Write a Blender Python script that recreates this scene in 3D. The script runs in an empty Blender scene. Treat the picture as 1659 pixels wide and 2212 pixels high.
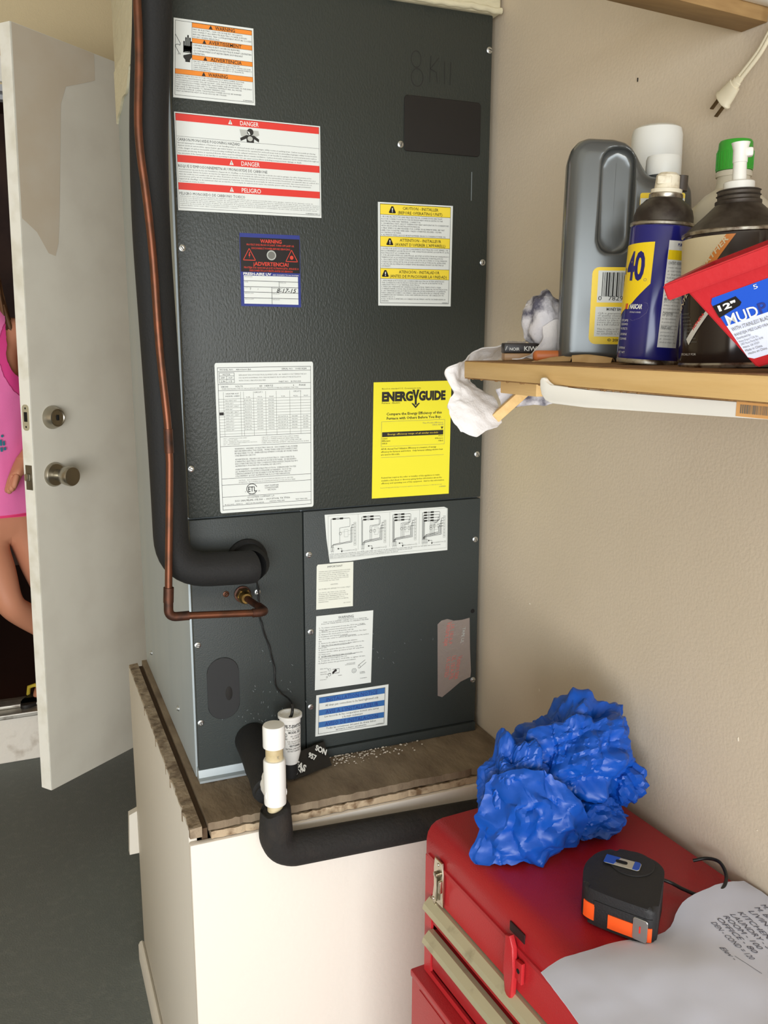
import bpy, bmesh, math, random
from mathutils import Vector, Matrix, noise, Euler
random.seed(7)
S = bpy.context.scene
COL = S.collection
PI = math.pi

# ---------------------------------------------------------------- camera, light, exposure
cam_d = bpy.data.cameras.new('camera'); cam = bpy.data.objects.new('camera', cam_d); COL.objects.link(cam)
cam_d.sensor_fit = 'VERTICAL'; cam_d.sensor_height = 36.0; cam_d.lens = 31.37; cam_d.clip_start = .02
_rt, _dn, _fw = Vector((0.923367, -0.383899, 0.003790)), Vector((-0.074079, -0.187846, -0.979401)), Vector((0.376703, 0.904066, -0.201890))
CX, CY, CZ = -0.24453, -1.40584, 0.75460
cam.matrix_world = Matrix(((_rt.x, -_dn.x, -_fw.x, CX), (_rt.y, -_dn.y, -_fw.y, CY), (_rt.z, -_dn.z, -_fw.z, CZ), (0, 0, 0, 1)))
S.camera = cam

w = bpy.data.worlds.new('world'); S.world = w; w.use_nodes = True
w.node_tree.nodes['Background'].inputs[0].default_value = (.80, .90, 1.0, 1)
w.node_tree.nodes['Background'].inputs[1].default_value = 1.0

def area(name, loc, target, sx, sy, power, color):
    d = bpy.data.lights.new(name, 'AREA'); d.shape = 'RECTANGLE'; d.size = sx; d.size_y = sy; d.energy = power; d.color = color
    o = bpy.data.objects.new(name, d); COL.objects.link(o); o.location = loc
    o.rotation_euler = (Vector(target) - Vector(loc)).to_track_quat('-Z', 'Y').to_euler()
    return o
# daylight through the open garage door behind the camera: cool sky above, sunlit driveway glare below
area('garage_door_sky', (-1.5, -4.35, .80), (-.4, 0, .0), 3.4, 1.1, 95, (.86, .93, 1))
area('garage_door_driveway', (-1.5, -4.35, -.22), (-.5, 0, .2), 3.4, .95, 120, (1, .97, .93))

S.view_settings.view_transform = 'Standard'
try: S.view_settings.look = 'None'
except Exception: pass
S.view_settings.gamma = 1; S.view_settings.use_curve_mapping = False
S.view_settings.exposure = 0.0

# ---------------------------------------------------------------- helpers
def lin(c): return tuple(((x/255)/12.92 if x/255 <= .04045 else ((x/255+.055)/1.055)**2.4) for x in c) + (1,)
def mat(name, rgb, rough=.55, metal=0, bump=None, var=None, spec=.5, coat=0, trans=0, ior=1.45, stretch=(1, 1, 1)):
    """bump=(scale,distance) ; var=(scale, rgb2, lo, hi) blends a second colour by noise"""
    m = bpy.data.materials.new(name); m.use_nodes = True; nt = m.node_tree; b = nt.nodes['Principled BSDF']
    b.inputs['Base Color'].default_value = lin(rgb); b.inputs['Roughness'].default_value = rough; b.inputs['Metallic'].default_value = metal
    b.inputs['Specular IOR Level'].default_value = spec; b.inputs['Coat Weight'].default_value = coat
    b.inputs['Transmission Weight'].default_value = trans; b.inputs['IOR'].default_value = ior
    if bump or var:
        tc = nt.nodes.new('ShaderNodeTexCoord'); mp = nt.nodes.new('ShaderNodeMapping'); mp.inputs['Scale'].default_value = stretch
        nt.links.new(tc.outputs['Object'], mp.inputs['Vector'])
    if bump:
        n = nt.nodes.new('ShaderNodeTexNoise'); n.inputs['Scale'].default_value = bump[0]; n.inputs['Detail'].default_value = 3
        bp = nt.nodes.new('ShaderNodeBump'); bp.inputs['Distance'].default_value = bump[1]; bp.inputs['Strength'].default_value = 1
        nt.links.new(mp.outputs[0], n.inputs['Vector']); nt.links.new(n.outputs['Fac'], bp.inputs['Height']); nt.links.new(bp.outputs[0], b.inputs['Normal'])
    if var:
        n = nt.nodes.new('ShaderNodeTexNoise'); n.inputs['Scale'].default_value = var[0]; n.inputs['Detail'].default_value = 5
        r = nt.nodes.new('ShaderNodeMapRange'); r.inputs[1].default_value = var[2]; r.inputs[2].default_value = var[3]
        mx = nt.nodes.new('ShaderNodeMix'); mx.data_type = 'RGBA'
        mx.inputs[6].default_value = lin(rgb); mx.inputs[7].default_value = lin(var[1])
        nt.links.new(mp.outputs[0], n.inputs['Vector']); nt.links.new(n.outputs['Fac'], r.inputs[0]); nt.links.new(r.outputs[0], mx.inputs[0]); nt.links.new(mx.outputs[2], b.inputs['Base Color'])
    return m

def tag(o, label=None, cat=None, group=None, kind=None):
    if label: o['label'] = label
    if cat: o['category'] = cat
    if group: o['group'] = group
    if kind: o['kind'] = kind
    return o
def thing(name, label, cat, loc=(0, 0, 0), rot=(0, 0, 0), group=None):
    o = bpy.data.objects.new(name, None); COL.objects.link(o); o.location = loc; o.rotation_euler = rot; o.empty_display_size = .05
    return tag(o, label, cat, group)
def obj(name, bm, m, parent=None, smooth=40, loc=None, label=None):
    bmesh.ops.recalc_face_normals(bm, faces=bm.faces)
    me = bpy.data.meshes.new(name)
    if smooth:
        for f in bm.faces: f.smooth = True
    bm.to_mesh(me); bm.free()
    if smooth: me.set_sharp_from_angle(angle=math.radians(smooth))
    for mm in (m if isinstance(m, (list, tuple)) else [m]): me.materials.append(mm)
    o = bpy.data.objects.new(name, me); COL.objects.link(o)
    if parent is not None: o.parent = parent
    if loc is not None: o.location = loc
    if label: o['label'] = label
    return o
def NB(): return bmesh.new()
def box(bm, lo, hi, bev=0, seg=2, M=None):
    b = bmesh.new(); r = bmesh.ops.create_cube(b, size=1)
    for v in b.verts: v.co = Vector([lo[i] + (v.co[i]+.5)*(hi[i]-lo[i]) for i in range(3)])
    if bev: bmesh.ops.bevel(b, geom=b.edges[:], offset=bev, segments=seg, affect='EDGES', profile=.5)
    add(bm, b, M); return bm
def add(bm, b, M=None):
    if M is not None: b.transform(M)
    mp = {v: bm.verts.new(v.co) for v in b.verts}
    for f in b.faces:
        try:
            nf = bm.faces.new([mp[v] for v in f.verts]); nf.material_index = f.material_index
        except ValueError: pass
    b.free()
def tube(bm, pts, r, seg=16, caps=True, squash=None):
    pts = [Vector(p) for p in pts]; n = len(pts); rr = r if isinstance(r, (list, tuple)) else [r]*n
    T = [(pts[min(i+1, n-1)] - pts[max(i-1, 0)]).normalized() for i in range(n)]
    u = T[0].orthogonal().normalized(); rings = []
    for i in range(n):
        u = (u - T[i]*u.dot(T[i])).normalized(); v = T[i].cross(u)
        rings.append([bm.verts.new(pts[i] + rr[i]*(math.cos(2*PI*k/seg)*u + math.sin(2*PI*k/seg)*v)) for k in range(seg)])
    for i in range(n-1):
        for k in range(seg): bm.faces.new((rings[i][k], rings[i][(k+1) % seg], rings[i+1][(k+1) % seg], rings[i+1][k]))
    if caps: bm.faces.new(rings[0][::-1]); bm.faces.new(rings[-1])
    return bm
def fillet(pts, rad, n=8):
    pts = [Vector(p) for p in pts]; out = [pts[0]]
    for i in range(1, len(pts)-1):
        a = (pts[i-1]-pts[i]); b = (pts[i+1]-pts[i]); r = min(rad, a.length*.48, b.length*.48)
        p0 = pts[i] + a.normalized()*r; p1 = pts[i] + b.normalized()*r
        for k in range(n+1):
            t = k/n; out.append((1-t)**2*p0 + 2*t*(1-t)*pts[i] + t*t*p1)
    out.append(pts[-1]); return out
def spline(pts, n=6):
    P = [Vector(p) for p in pts]; P = [2*P[0]-P[1]] + P + [2*P[-1]-P[-2]]; out = []
    for i in range(1, len(P)-2):
        for k in range(n):
            t = k/n; a, b, c, d = P[i-1:i+3]
            out.append(.5*((2*b) + (c-a)*t + (2*a-5*b+4*c-d)*t*t + (3*b-a-3*c+d)*t**3))
    out.append(P[-2]); return out
def lathe(bm, prof, seg=32, M=None, sx=1, sy=1):
    b = bmesh.new(); rings = []
    for r, z in prof:
        if r < 1e-6: rings.append([b.verts.new((0, 0, z))])
        else: rings.append([b.verts.new((sx*r*math.cos(2*PI*k/seg), sy*r*math.sin(2*PI*k/seg), z)) for k in range(seg)])
    for i in range(len(rings)-1):
        A, B = rings[i], rings[i+1]
        for k in range(seg):
            k2 = (k+1) % seg
            if len(A) == 1 and len(B) == 1: continue
            if len(A) == 1: b.faces.new((A[0], B[k], B[k2]))
            elif len(B) == 1: b.faces.new((A[k], A[k2], B[0]))
            else: b.faces.new((A[k], A[k2], B[k2], B[k]))
    if len(rings[0]) > 1: b.faces.new(rings[0][::-1])
    if len(rings[-1]) > 1: b.faces.new(rings[-1])
    add(bm, b, M); return bm
def prism(bm, poly, h0, h1, M=None, bev=0, seg=2):
    """poly in local xy, extruded from z=h0 to h1"""
    b = bmesh.new(); lo = [b.verts.new((x, y, h0)) for x, y in poly]; hi = [b.verts.new((x, y, h1)) for x, y in poly]; n = len(poly)
    f0 = b.faces.new(lo[::-1]); f1 = b.faces.new(hi)
    for i in range(n): b.faces.new((lo[i], lo[(i+1) % n], hi[(i+1) % n], hi[i]))
    if bev: bmesh.ops.bevel(b, geom=list(f0.edges)+list(f1.edges), offset=bev, segments=seg, affect='EDGES', profile=.5)
    add(bm, b, M); return bm
def rrect(x0, y0, x1, y1, r, n=5):
    out = []
    for cx, cy, a in ((x1-r, y1-r, 0), (x0+r, y1-r, 90), (x0+r, y0+r, 180), (x1-r, y0+r, 270)):
        for k in range(n+1):
            t = math.radians(a + 90*k/n); out.append((cx+r*math.cos(t), cy+r*math.sin(t)))
    return out
def apply(o, mods):
    """evaluate modifiers into plain mesh"""
    dg = bpy.context.evaluated_depsgraph_get(); me = bpy.data.meshes.new_from_object(o.evaluated_get(dg))
    o.modifiers.clear(); old = o.data; o.data = me; me.name = old.name; return o
def folds(q, seed, n=7, f=1.0):
    """sum of sharp triangle-wave folds along random directions: crumpled sheet relief in about -1..1"""
    r = random.Random(seed); t = 0; wsum = 0
    q = q + noise.noise_vector(q*f*.6)*.35/f
    for k in range(n):
        d = Vector((r.gauss(0, 1), r.gauss(0, 1), r.gauss(0, 1))).normalized(); fr = f*r.uniform(.5, 1.7); a = 1/(.5+fr/f)
        t += a*(abs((q.dot(d)*fr + r.random()*2) % 2 - 1)*2 - 1); wsum += a
    return t/wsum*1.6
def grid_cloth(bm, rows, n=5, amp=.004, sc=30, thick=.0015, seed=0):
    """rows: control points [row][col] -> smooth wrinkled two-sided sheet"""
    R = [spline(r, n) for r in rows]; cols = len(R[0])
    full = [spline([R[i][c] for i in range(len(R))], n) for c in range(cols)]
    m = len(full[0]); V = []
    for c in range(cols):
        for i in range(m):
            p = full[c][i]; d = noise.noise_vector((p+Vector((seed, seed*2.3, 0)))*sc)*amp*.6 + Vector((folds(p, seed, 6, sc*2), folds(p, seed+50, 6, sc*2), folds(p, seed+90, 6, sc*2)))*amp*.55 + Vector((folds(p, seed+3, 6, sc*5), folds(p, seed+53, 6, sc*5), folds(p, seed+93, 6, sc*5)))*amp*.22
            V.append(p + d)
    nrm = []
    for c in range(cols):
        for i in range(m):
            a = V[min(c+1, cols-1)*m+i] - V[max(c-1, 0)*m+i]; b = V[c*m+min(i+1, m-1)] - V[c*m+max(i-1, 0)]
            nrm.append(a.cross(b).normalized())
    A = [bm.verts.new(v + nn*thick*.5) for v, nn in zip(V, nrm)]; B = [bm.verts.new(v - nn*thick*.5) for v, nn in zip(V, nrm)]
    ix = lambda c, i: c*m+i
    for c in range(cols-1):
        for i in range(m-1):
            bm.faces.new((A[ix(c, i)], A[ix(c+1, i)], A[ix(c+1, i+1)], A[ix(c, i+1)]))
            bm.faces.new((B[ix(c, i)], B[ix(c, i+1)], B[ix(c+1, i+1)], B[ix(c+1, i)]))
    rim = [(c, 0) for c in range(cols)] + [(cols-1, i) for i in range(1, m)] + [(c, m-1) for c in range(cols-2, -1, -1)] + [(0, i) for i in range(m-2, 0, -1)]
    for k in range(len(rim)):
        a, b = ix(*rim[k]), ix(*rim[(k+1) % len(rim)]); bm.faces.new((A[a], B[a], B[b], A[b]))
    return bm

# ---- lettering: Blender's own font turned into mesh, bent onto any surface by a mapping function
_tc = {}; FINE = [0]
def glyphs(s, bold=0, shear=0):
    k = (s, bold, shear, FINE[0])
    if k not in _tc:
        c = bpy.data.curves.new('t', 'FONT'); c.body = s; c.size = 1; c.resolution_u = 3 if len(s) < 17 else 1; c.offset = bold; c.shear = shear; c.fill_mode = 'FRONT'
        o = bpy.data.objects.new('t', c); me = bpy.data.meshes.new_from_object(o)
        V = [(v.co.x, v.co.y) for v in me.vertices]; F = [tuple(p.vertices) for p in me.polygons]
        bpy.data.objects.remove(o); bpy.data.curves.remove(c); bpy.data.meshes.remove(me)
        xs = [v[0] for v in V] or [0, 1]
        _tc[k] = (V, F, min(xs), max(xs))
        if FINE[0]:
            b = bmesh.new(); vv = [b.verts.new((x, y, 0)) for x, y in V]
            for f in F: b.faces.new([vv[i] for i in f])
            bmesh.ops.triangulate(b, faces=b.faces[:])
            for _ in range(3):
                e = [q for q in b.edges if q.calc_length() > FINE[0]]
                if not e: break
                bmesh.ops.subdivide_edges(b, edges=e, cuts=1)
                bmesh.ops.triangulate(b, faces=b.faces[:])
            b.verts.index_update(); _tc[k] = ([(v.co.x, v.co.y) for v in b.verts], [tuple(v.index for v in f.verts) for f in b.faces], min(xs), max(xs)); b.free()
    return _tc[k]
CAP = .73
class Print:
    """flat print in one colour per mesh; coordinates (s,t) with t downward, mapped by fn(s,t)->Vector"""
    def __init__(s, fn): s.fn = fn; s.b = {}
    def bm(s, col): return s.b.setdefault(col, bmesh.new())
    def quad(s, col, pts, sub=1):
        b = s.bm(col)
        if len(pts) == 4 and sub > 1:
            for i in range(sub):
                f0, f1 = i/sub, (i+1)/sub; L = lambda a, c, f: (a[0]+(c[0]-a[0])*f, a[1]+(c[1]-a[1])*f)
                q = [L(pts[0], pts[1], f0), L(pts[0], pts[1], f1), L(pts[3], pts[2], f1), L(pts[3], pts[2], f0)]
                b.faces.new([b.verts.new(s.fn(*p)) for p in q])
        else: b.faces.new([b.verts.new(s.fn(*p)) for p in pts])
    def grid(s, col, pts, n=14, m=8):
        b = s.bm(col); L = lambda a, c, f: (a[0]+(c[0]-a[0])*f, a[1]+(c[1]-a[1])*f)
        V = [[b.verts.new(s.fn(*L(L(pts[0], pts[1], i/n), L(pts[3], pts[2], i/n), j/m))) for j in range(m+1)] for i in range(n+1)]
        for i in range(n):
            for j in range(m): b.faces.new((V[i][j], V[i+1][j], V[i+1][j+1], V[i][j+1]))
    def rect(s, col, s0, t0, s1, t1, sub=1): s.quad(col, [(s0, t0), (s1, t0), (s1, t1), (s0, t1)], sub)
    def frame(s, col, s0, t0, s1, t1, ws, wt=None):
        wt = wt or ws
        s.rect(col, s0, t0, s1, t0+wt); s.rect(col, s0, t1-wt, s1, t1); s.rect(col, s0, t0+wt, s0+ws, t1-wt); s.rect(col, s1-ws, t0+wt, s1, t1-wt)
    def line(s, col, a, b, w, asp=1.0):
        dx, dy = b[0]-a[0], (b[1]-a[1])*asp; L = math.hypot(dx, dy) or 1; nx, ny = -dy/L*w/2, dx/L*w/2/asp
        s.quad(col, [(a[0]+nx, a[1]+ny), (b[0]+nx, b[1]+ny), (b[0]-nx, b[1]-ny), (a[0]-nx, a[1]-ny)])
    def path(s, col, pts, w, asp=1.0):
        for a, b in zip(pts, pts[1:]): s.line(col, a, b, w, asp)
    def tri(s, col, cx, t0, t1, hw): s.quad(col, [(cx, t0), (cx+hw, t1), (cx-hw, t1)])
    def disc(s, col, cx, cy, rx, ry, n=20): s.quad(col, [(cx+rx*math.cos(2*PI*k/n), cy+ry*math.sin(2*PI*k/n)) for k in range(n)])
    def ring(s, col, cx, cy, rx, ry, w, n=24, a0=0, a1=360):
        for k in range(n):
            a = math.radians(a0+(a1-a0)*k/n); b = math.radians(a0+(a1-a0)*(k+1)/n)
            s.quad(col, [(cx+rx*math.cos(a), cy+ry*math.sin(a)), (cx+rx*math.cos(b), cy+ry*math.sin(b)), (cx+rx*(1-w)*math.cos(b), cy+ry*(1-w)*math.sin(b)), (cx+rx*(1-w)*math.cos(a), cy+ry*(1-w)*math.sin(a))])
    def text(s, col, st, s0, s1, t1, h, bold=0, shear=0, rot=0, asp=1, scale=None):
        """baseline at t1, cap height h; stretched to s0..s1 (scale: fixed s-units per em instead)"""
        V, F, a, z = glyphs(st, bold, shear)
        if not V: return
        k = scale if scale else (s1-s0)/max(z-a, 1e-6); x0 = s0; b = s.bm(col); cr, sr = math.cos(rot), math.sin(rot); vs = []
        for x, y in V:
            u = (x-a)*k; v = -y/CAP*h
            if rot: u, v = u*cr + v*asp*sr*-1, (u*sr)/asp + v*cr
            vs.append(b.verts.new(s.fn(x0+u, t1+v)))
        for f in F:
            try: b.faces.new([vs[i] for i in f])
            except ValueError: pass
    def para(s, col, lines, s0, s1, t0, t1, fill=.62, bold=0, align='l'):
        n = len(lines); step = (t1-t0)/n; wid = [glyphs(l, bold)[3]-glyphs(l, bold)[2] for l in lines]; k = (s1-s0)/max(wid)
        for i, l in enumerate(lines):
            off = 0 if align == 'l' else ((s1-s0)-wid[i]*k)/2
            s.text(col, l, s0+off, None, t0+step*(i+.5+fill/2), step*fill, bold, scale=k)
    def done(s, mats, parent, loc=None):
        bb = bmesh.new(); ms = []
        for c, b in s.b.items():
            bmesh.ops.recalc_face_normals(b, faces=b.faces)
            for f in b.faces: f.material_index = len(ms)
            ms.append(mats[c]); add(bb, b)
        me = bpy.data.meshes.new('printing'); bb.to_mesh(me); bb.free()
        for m in ms: me.materials.append(m)
        o = bpy.data.objects.new('printing', me); COL.objects.link(o); o.parent = parent; o['kind'] = 'stuff'
        if loc: o.location = loc

# ---------------------------------------------------------------- materials
WALL = mat('wall_paint', (214, 199, 177), .8, bump=(230, .0004), var=(3, (207, 192, 169), .35, .7))
BACKWALL = mat('back_wall_paint', (206, 188, 150), .8, bump=(190, .001))
CEIL = mat('ceiling_paint', (215, 208, 192), .9)
FLOOR = mat('garage_floor_paint', (104, 110, 107), .6, bump=(240, .001), var=(60, (114, 119, 115), .5, .75))
DOORM = mat('door_paint', (212, 207, 193), .5, var=(7, (205, 199, 185), .45, .7))
DOORPRIME = mat('door_bare_paint', (196, 176, 150), .7, var=(9, (204, 186, 160), .4, .7))
DOOREDGE = mat('door_edge_paint', (244, 242, 232), .5, var=(14, (226, 222, 206), .45, .7))
TRIMW = mat('trim_white', (232, 230, 222), .45)
STEPM = mat('step_paint', (230, 223, 211), .7, bump=(60, .002), var=(16, (186, 174, 158), .55, .75))
BROWN = mat('hall_brown', (96, 64, 46), .6, var=(4, (78, 50, 36), .4, .6))
HALLF = mat('hall_floor', (62, 36, 26), .5)
SATIN = mat('satin_nickel', (176, 170, 156), .32, 1)
STEEL = mat('zinc_steel', (205, 208, 208), .3, 1)
DARKHOLE = mat('dark_slot', (14, 13, 12), .8)
GALV = mat('galvanized_sheet', (178, 188, 192), .55, .55, var=(9, (186, 194, 196), .35, .7), stretch=(1, 1, .12))
PANEL = mat('slate_leather_paint', (48, 52, 48), .42, bump=(330, .0009), stretch=(1, 1, .55), spec=.45)
PANEL2 = mat('slate_paint', (53, 58, 57), .5, bump=(420, .0005), spec=.4)
PLATE = mat('black_plate', (22, 19, 17), .5)
KNOCK = mat('knockout_cover', (34, 35, 36), .6)
MASTIC = mat('cream_mastic', (214, 206, 176), .75, bump=(26, .004), stretch=(1, 1, 4))
FOAM = mat('black_foam', (25, 25, 25), .75, bump=(300, .0006))
FOAMW = mat('worn_foam', (36, 34, 32), .85, bump=(160, .0015), var=(22, (52, 46, 40), .5, .75))
COPPER = mat('aged_copper', (112, 68, 48), .40, .7, var=(34, (84, 58, 44), .42, .68))
COPPERD = mat('burnt_copper', (92, 58, 44), .5, .7, var=(60, (60, 44, 38), .4, .7))
BRASS = mat('brass', (176, 146, 86), .35, 1, var=(60, (110, 88, 52), .45, .7))
PVC = mat('white_pvc', (238, 238, 234), .35)
PVCT = mat('stained_pvc', (214, 200, 164), .45, var=(40, (188, 168, 124), .4, .7))
WIRE = mat('black_wire', (24, 24, 24), .4)
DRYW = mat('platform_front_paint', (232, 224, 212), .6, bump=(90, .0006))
DRYS = mat('platform_side_shaded_paint', (214, 208, 196), .6, bump=(60, .0006), stretch=(1, 1, .2))  # same paint as the front, darkened: the side's shade is in the colour
PLY = mat('dirty_plywood', (142, 126, 104), .85, bump=(60, .0016), var=(14, (108, 92, 74), .35, .75), stretch=(2.2, 1, 1))
PLYE = mat('plywood_edge', (184, 164, 136), .85, bump=(70, .003), var=(60, (120, 96, 70), .5, .68))
GYP = mat('drywall_core', (158, 142, 120), .95, bump=(90, .004), var=(45, (112, 96, 78), .45, .65))
CRUMB = mat('crumbs', (206, 196, 180), .9)
WOOD = mat('pale_wood', (226, 190, 130), .6, bump=(40, .0004), var=(16, (214, 176, 114), .4, .7), stretch=(6, .4, 6))
WOODD = mat('raw_board', (156, 118, 74), .8, bump=(200, .001), var=(50, (122, 88, 52), .4, .7))
UPW = mat('upper_shelf_wood', (160, 128, 82), .7, var=(30, (144, 112, 70), .4, .7), stretch=(.5, 4, 4))
WHITEP = mat('white_enamel', (240, 238, 230), .4)
PAPER = mat('white_paper', (214, 219, 238), .8)
LABELW = mat('label_white', (218, 222, 218), .45)
LABELC = mat('label_cream', (222, 224, 212), .5)
INK = mat('black_ink', (34, 32, 28), .6)
GINK = mat('grey_ink', (112, 112, 106), .6)
ORANGE = mat('label_orange', (228, 134, 40), .5)
REDB = mat('label_red', (214, 54, 44), .5)
YEL = mat('label_yellow', (240, 214, 62), .5)
EGY = mat('energy_yellow', (232, 222, 48), .5)
BLUEL = mat('label_blue', (52, 102, 164), .5)
NAVY = mat('label_navy', (40, 52, 128), .5)
BLACKL = mat('label_black', (20, 15, 14), .45)
REDINK = mat('red_ink', (206, 62, 44), .6)
LGREY = mat('label_grey', (176, 178, 172), .6)
FOIL = mat('silver_foil_tape', (176, 166, 162), .35, .6, bump=(70, .002))
FOILINK = mat('foil_red_ink', (188, 112, 104), .6)
CLOTH = mat('white_rag', (226, 223, 222), .9, bump=(350, .0006))
CLOTHG = mat('stained_rag', (214, 212, 216), .9, bump=(350, .0006), var=(30, (84, 82, 96), .47, .58))
TAN = mat('tan_paper', (206, 172, 122), .75, var=(40, (188, 152, 100), .4, .7))
ORNG = mat('orange_plastic', (214, 122, 66), .4)
TINBLK = mat('tin_black', (44, 38, 36), .4)
TINTAN = mat('tin_tan', (186, 148, 106), .4)
SILVER = mat('silver_plastic', (98, 100, 98), .22, .35, spec=.5)
CAPW = mat('cap_white', (234, 234, 226), .4)
CREAM = mat('nozzle_cream', (232, 224, 200), .45, var=(90, (196, 180, 150), .55, .75))
RUSTY = mat('rusty_dome', (84, 78, 70), .5, .5, var=(60, (58, 50, 44), .4, .65))
RIMM = mat('can_rim', (176, 170, 156), .35, .9, var=(90, (96, 80, 66), .45, .65))
CANBLUE = mat('can_blue', (32, 32, 112), .16, spec=.6)
CANYEL = mat('can_yellow', (248, 214, 30), .35)
CANBRN = mat('can_brown', (40, 30, 27), .13, spec=.6)
CANTAN = mat('can_tan', (214, 200, 164), .45)
CANORG = mat('can_orange', (210, 128, 52), .45)
GREEN = mat('cap_green', (62, 166, 54), .4)
MILKY = mat('milky_plastic', (214, 208, 188), .4)
MUDRED = mat('red_plastic', (190, 34, 42), .4, bump=(120, .0003))
MUDBLUE = mat('mud_blue', (28, 82, 196), .4)
CORDM = mat('cord_white', (222, 212, 184), .5)
PRONG = mat('plug_brass', (110, 92, 66), .4, .9)
RED = mat('toolbox_red', (176, 30, 38), .42, bump=(500, .0004), var=(4, (160, 26, 34), .4, .7), spec=.5)
REDF = mat('chest_red', (186, 40, 46), .4, bump=(500, .0004))
TRIMG = mat('drawer_trim', (196, 190, 160), .4, .35, var=(30, (150, 142, 118), .6, .8))
TAPEB = mat('blue_film', (10, 76, 172), .40, bump=(90, .0004), spec=.5)
MEASB = mat('measure_black', (34, 34, 36), .6, bump=(400, .0005))
MEASO = mat('measure_orange', (255, 96, 36), .45)
SKIN = mat('skin', (208, 142, 110), .55)
HAIR = mat('hair_brown', (110, 76, 46), .6, var=(60, (70, 46, 28), .4, .7), stretch=(6, 6, .4))
PINK = mat('pink_knit', (246, 124, 186), .85, bump=(500, .0004))
HOTP = mat('hot_pink_knit', (232, 70, 146), .85)
SHORTP = mat('shorts_pink', (255, 70, 130), .8)
SOLE = mat('sandal_black', (34, 30, 28), .6)
STRAPY = mat('sandal_yellow', (200, 176, 60), .6)
TEAL = mat('teal_ink', (40, 120, 140), .7)
WHITEINK = mat('white_ink', (226, 226, 220), .6)
REDINK2 = mat('bright_red_ink', (216, 48, 44), .5)
SUB = {'k': INK, 'g': GINK, 'o': ORANGE, 'r': REDB, 'y': YEL, 'e': EGY, 'b': BLUEL, 'n': NAVY, 'B': BLACKL, 'R': REDINK, 'w': WHITEINK, 'W': LABELW, 'l': LGREY, 'F': FOILINK,
       'Y': CANYEL, 'u': CANBLUE, 't': CANTAN, 'O': CANORG, 'M': MUDBLUE, 'T': TEAL, 'Z': REDINK2}

# ---------------------------------------------------------------- the setting
WX, BY, FZ, CZL, LX, FY = .549, 1.84, -.775, 1.92, -4.0, -4.5    # right wall x, back wall y, floor z, ceiling z, left wall x, front y
HX0, HX1, HZ0, HZ1 = -.62, .47, -.592, 1.50                       # house doorway in the back wall
def struct(name, bm, m, smooth=0, parent=None): return tag(obj(name, bm, m, parent, smooth), kind='structure')
struct('floor', box(NB(), (LX, FY, FZ-.1), (WX, BY, FZ)), FLOOR)
struct('wall_right', box(NB(), (WX, FY, FZ-.1), (WX+.12, BY+.12, CZL)), WALL)
b = NB()
box(b, (LX, BY, FZ-.1), (HX0, BY+.12, CZL)); box(b, (HX1, BY, FZ-.1), (WX, BY+.12, CZL)); box(b, (HX0, BY, HZ1), (HX1, BY+.12, CZL))
struct('wall_back', b, BACKWALL)
struct('wall_left', box(NB(), (LX-.12, FY, FZ-.1), (LX, BY+.12, CZL)), WALL)
struct('ceiling', box(NB(), (LX-.12, FY, CZL), (WX+.12, BY+.12, CZL+.1)), CEIL)
b = NB(); box(b, (LX, FY-.12, FZ-.1), (-3.3, FY, CZL)); box(b, (.3, FY-.12, FZ-.1), (WX+.12, FY, CZL)); box(b, (-3.3, FY-.12, 1.4), (.3, FY, CZL))
struct('wall_front', b, WALL)
# step under the house door, threshold, casing
b = NB(); box(b, (HX0-.05, BY-.012, FZ), (HX1+.05, BY+.12, HZ0-.012), .004)
struct('trim_1', b, STEPM)
b = NB(); box(b, (HX0, BY-.03, HZ0-.012), (HX1, BY+.13, HZ0+.006), .004); box(b, (HX0, BY+.02, HZ0+.006), (HX1, BY+.075, HZ0+.02), .005)
struct('trim_2', b, mat('threshold_aluminium', (190, 186, 176), .4, .7, var=(30, (110, 100, 88), .5, .75), stretch=(1, 8, 1)))
b = NB()
box(b, (HX0-.075, BY-.018, HZ0), (HX0-.004, BY, HZ1+.08), .004); box(b, (HX1+.004, BY-.018, HZ0), (HX1+.075, BY, HZ1+.08), .004); box(b, (HX0-.004, BY-.018, HZ1+.004), (HX1+.004, BY, HZ1+.08), .004)
struct('trim_3', b, TRIMW)
b = NB(); box(b, (HX0, BY, HZ1-.02), (HX1, BY+.12, HZ1)); box(b, (HX0, BY, HZ0), (HX0+.018, BY+.12, HZ1-.02)); box(b, (HX1-.018, BY, HZ0), (HX1, BY+.12, HZ1-.02)); box(b, (HX0+.018, BY+.05, HZ1-.034), (HX1-.018, BY+.09, HZ1-.02))
struct('trim_4', b, mat('jamb_shadow_grey', (176, 178, 182), .5))  # shadow of the door stop put into the jamb colour as grey-blue
# dim hall inside the house
b = NB()
box(b, (-2.6, 4.0, -.7), (2.2, 4.1, 1.9)); box(b, (-2.7, BY+.12, -.7), (-2.6, 4.1, 1.9)); box(b, (2.1, BY+.12, -.7), (2.2, 4.0, 1.9)); box(b, (-2.6, BY+.12, 1.85), (2.1, 4.0, 1.95))
struct('wall_hall', b, BROWN)
struct('floor_hall', box(NB(), (-2.6, BY+.12, -.7), (2.1, 4.0, HZ0)), HALLF)

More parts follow.
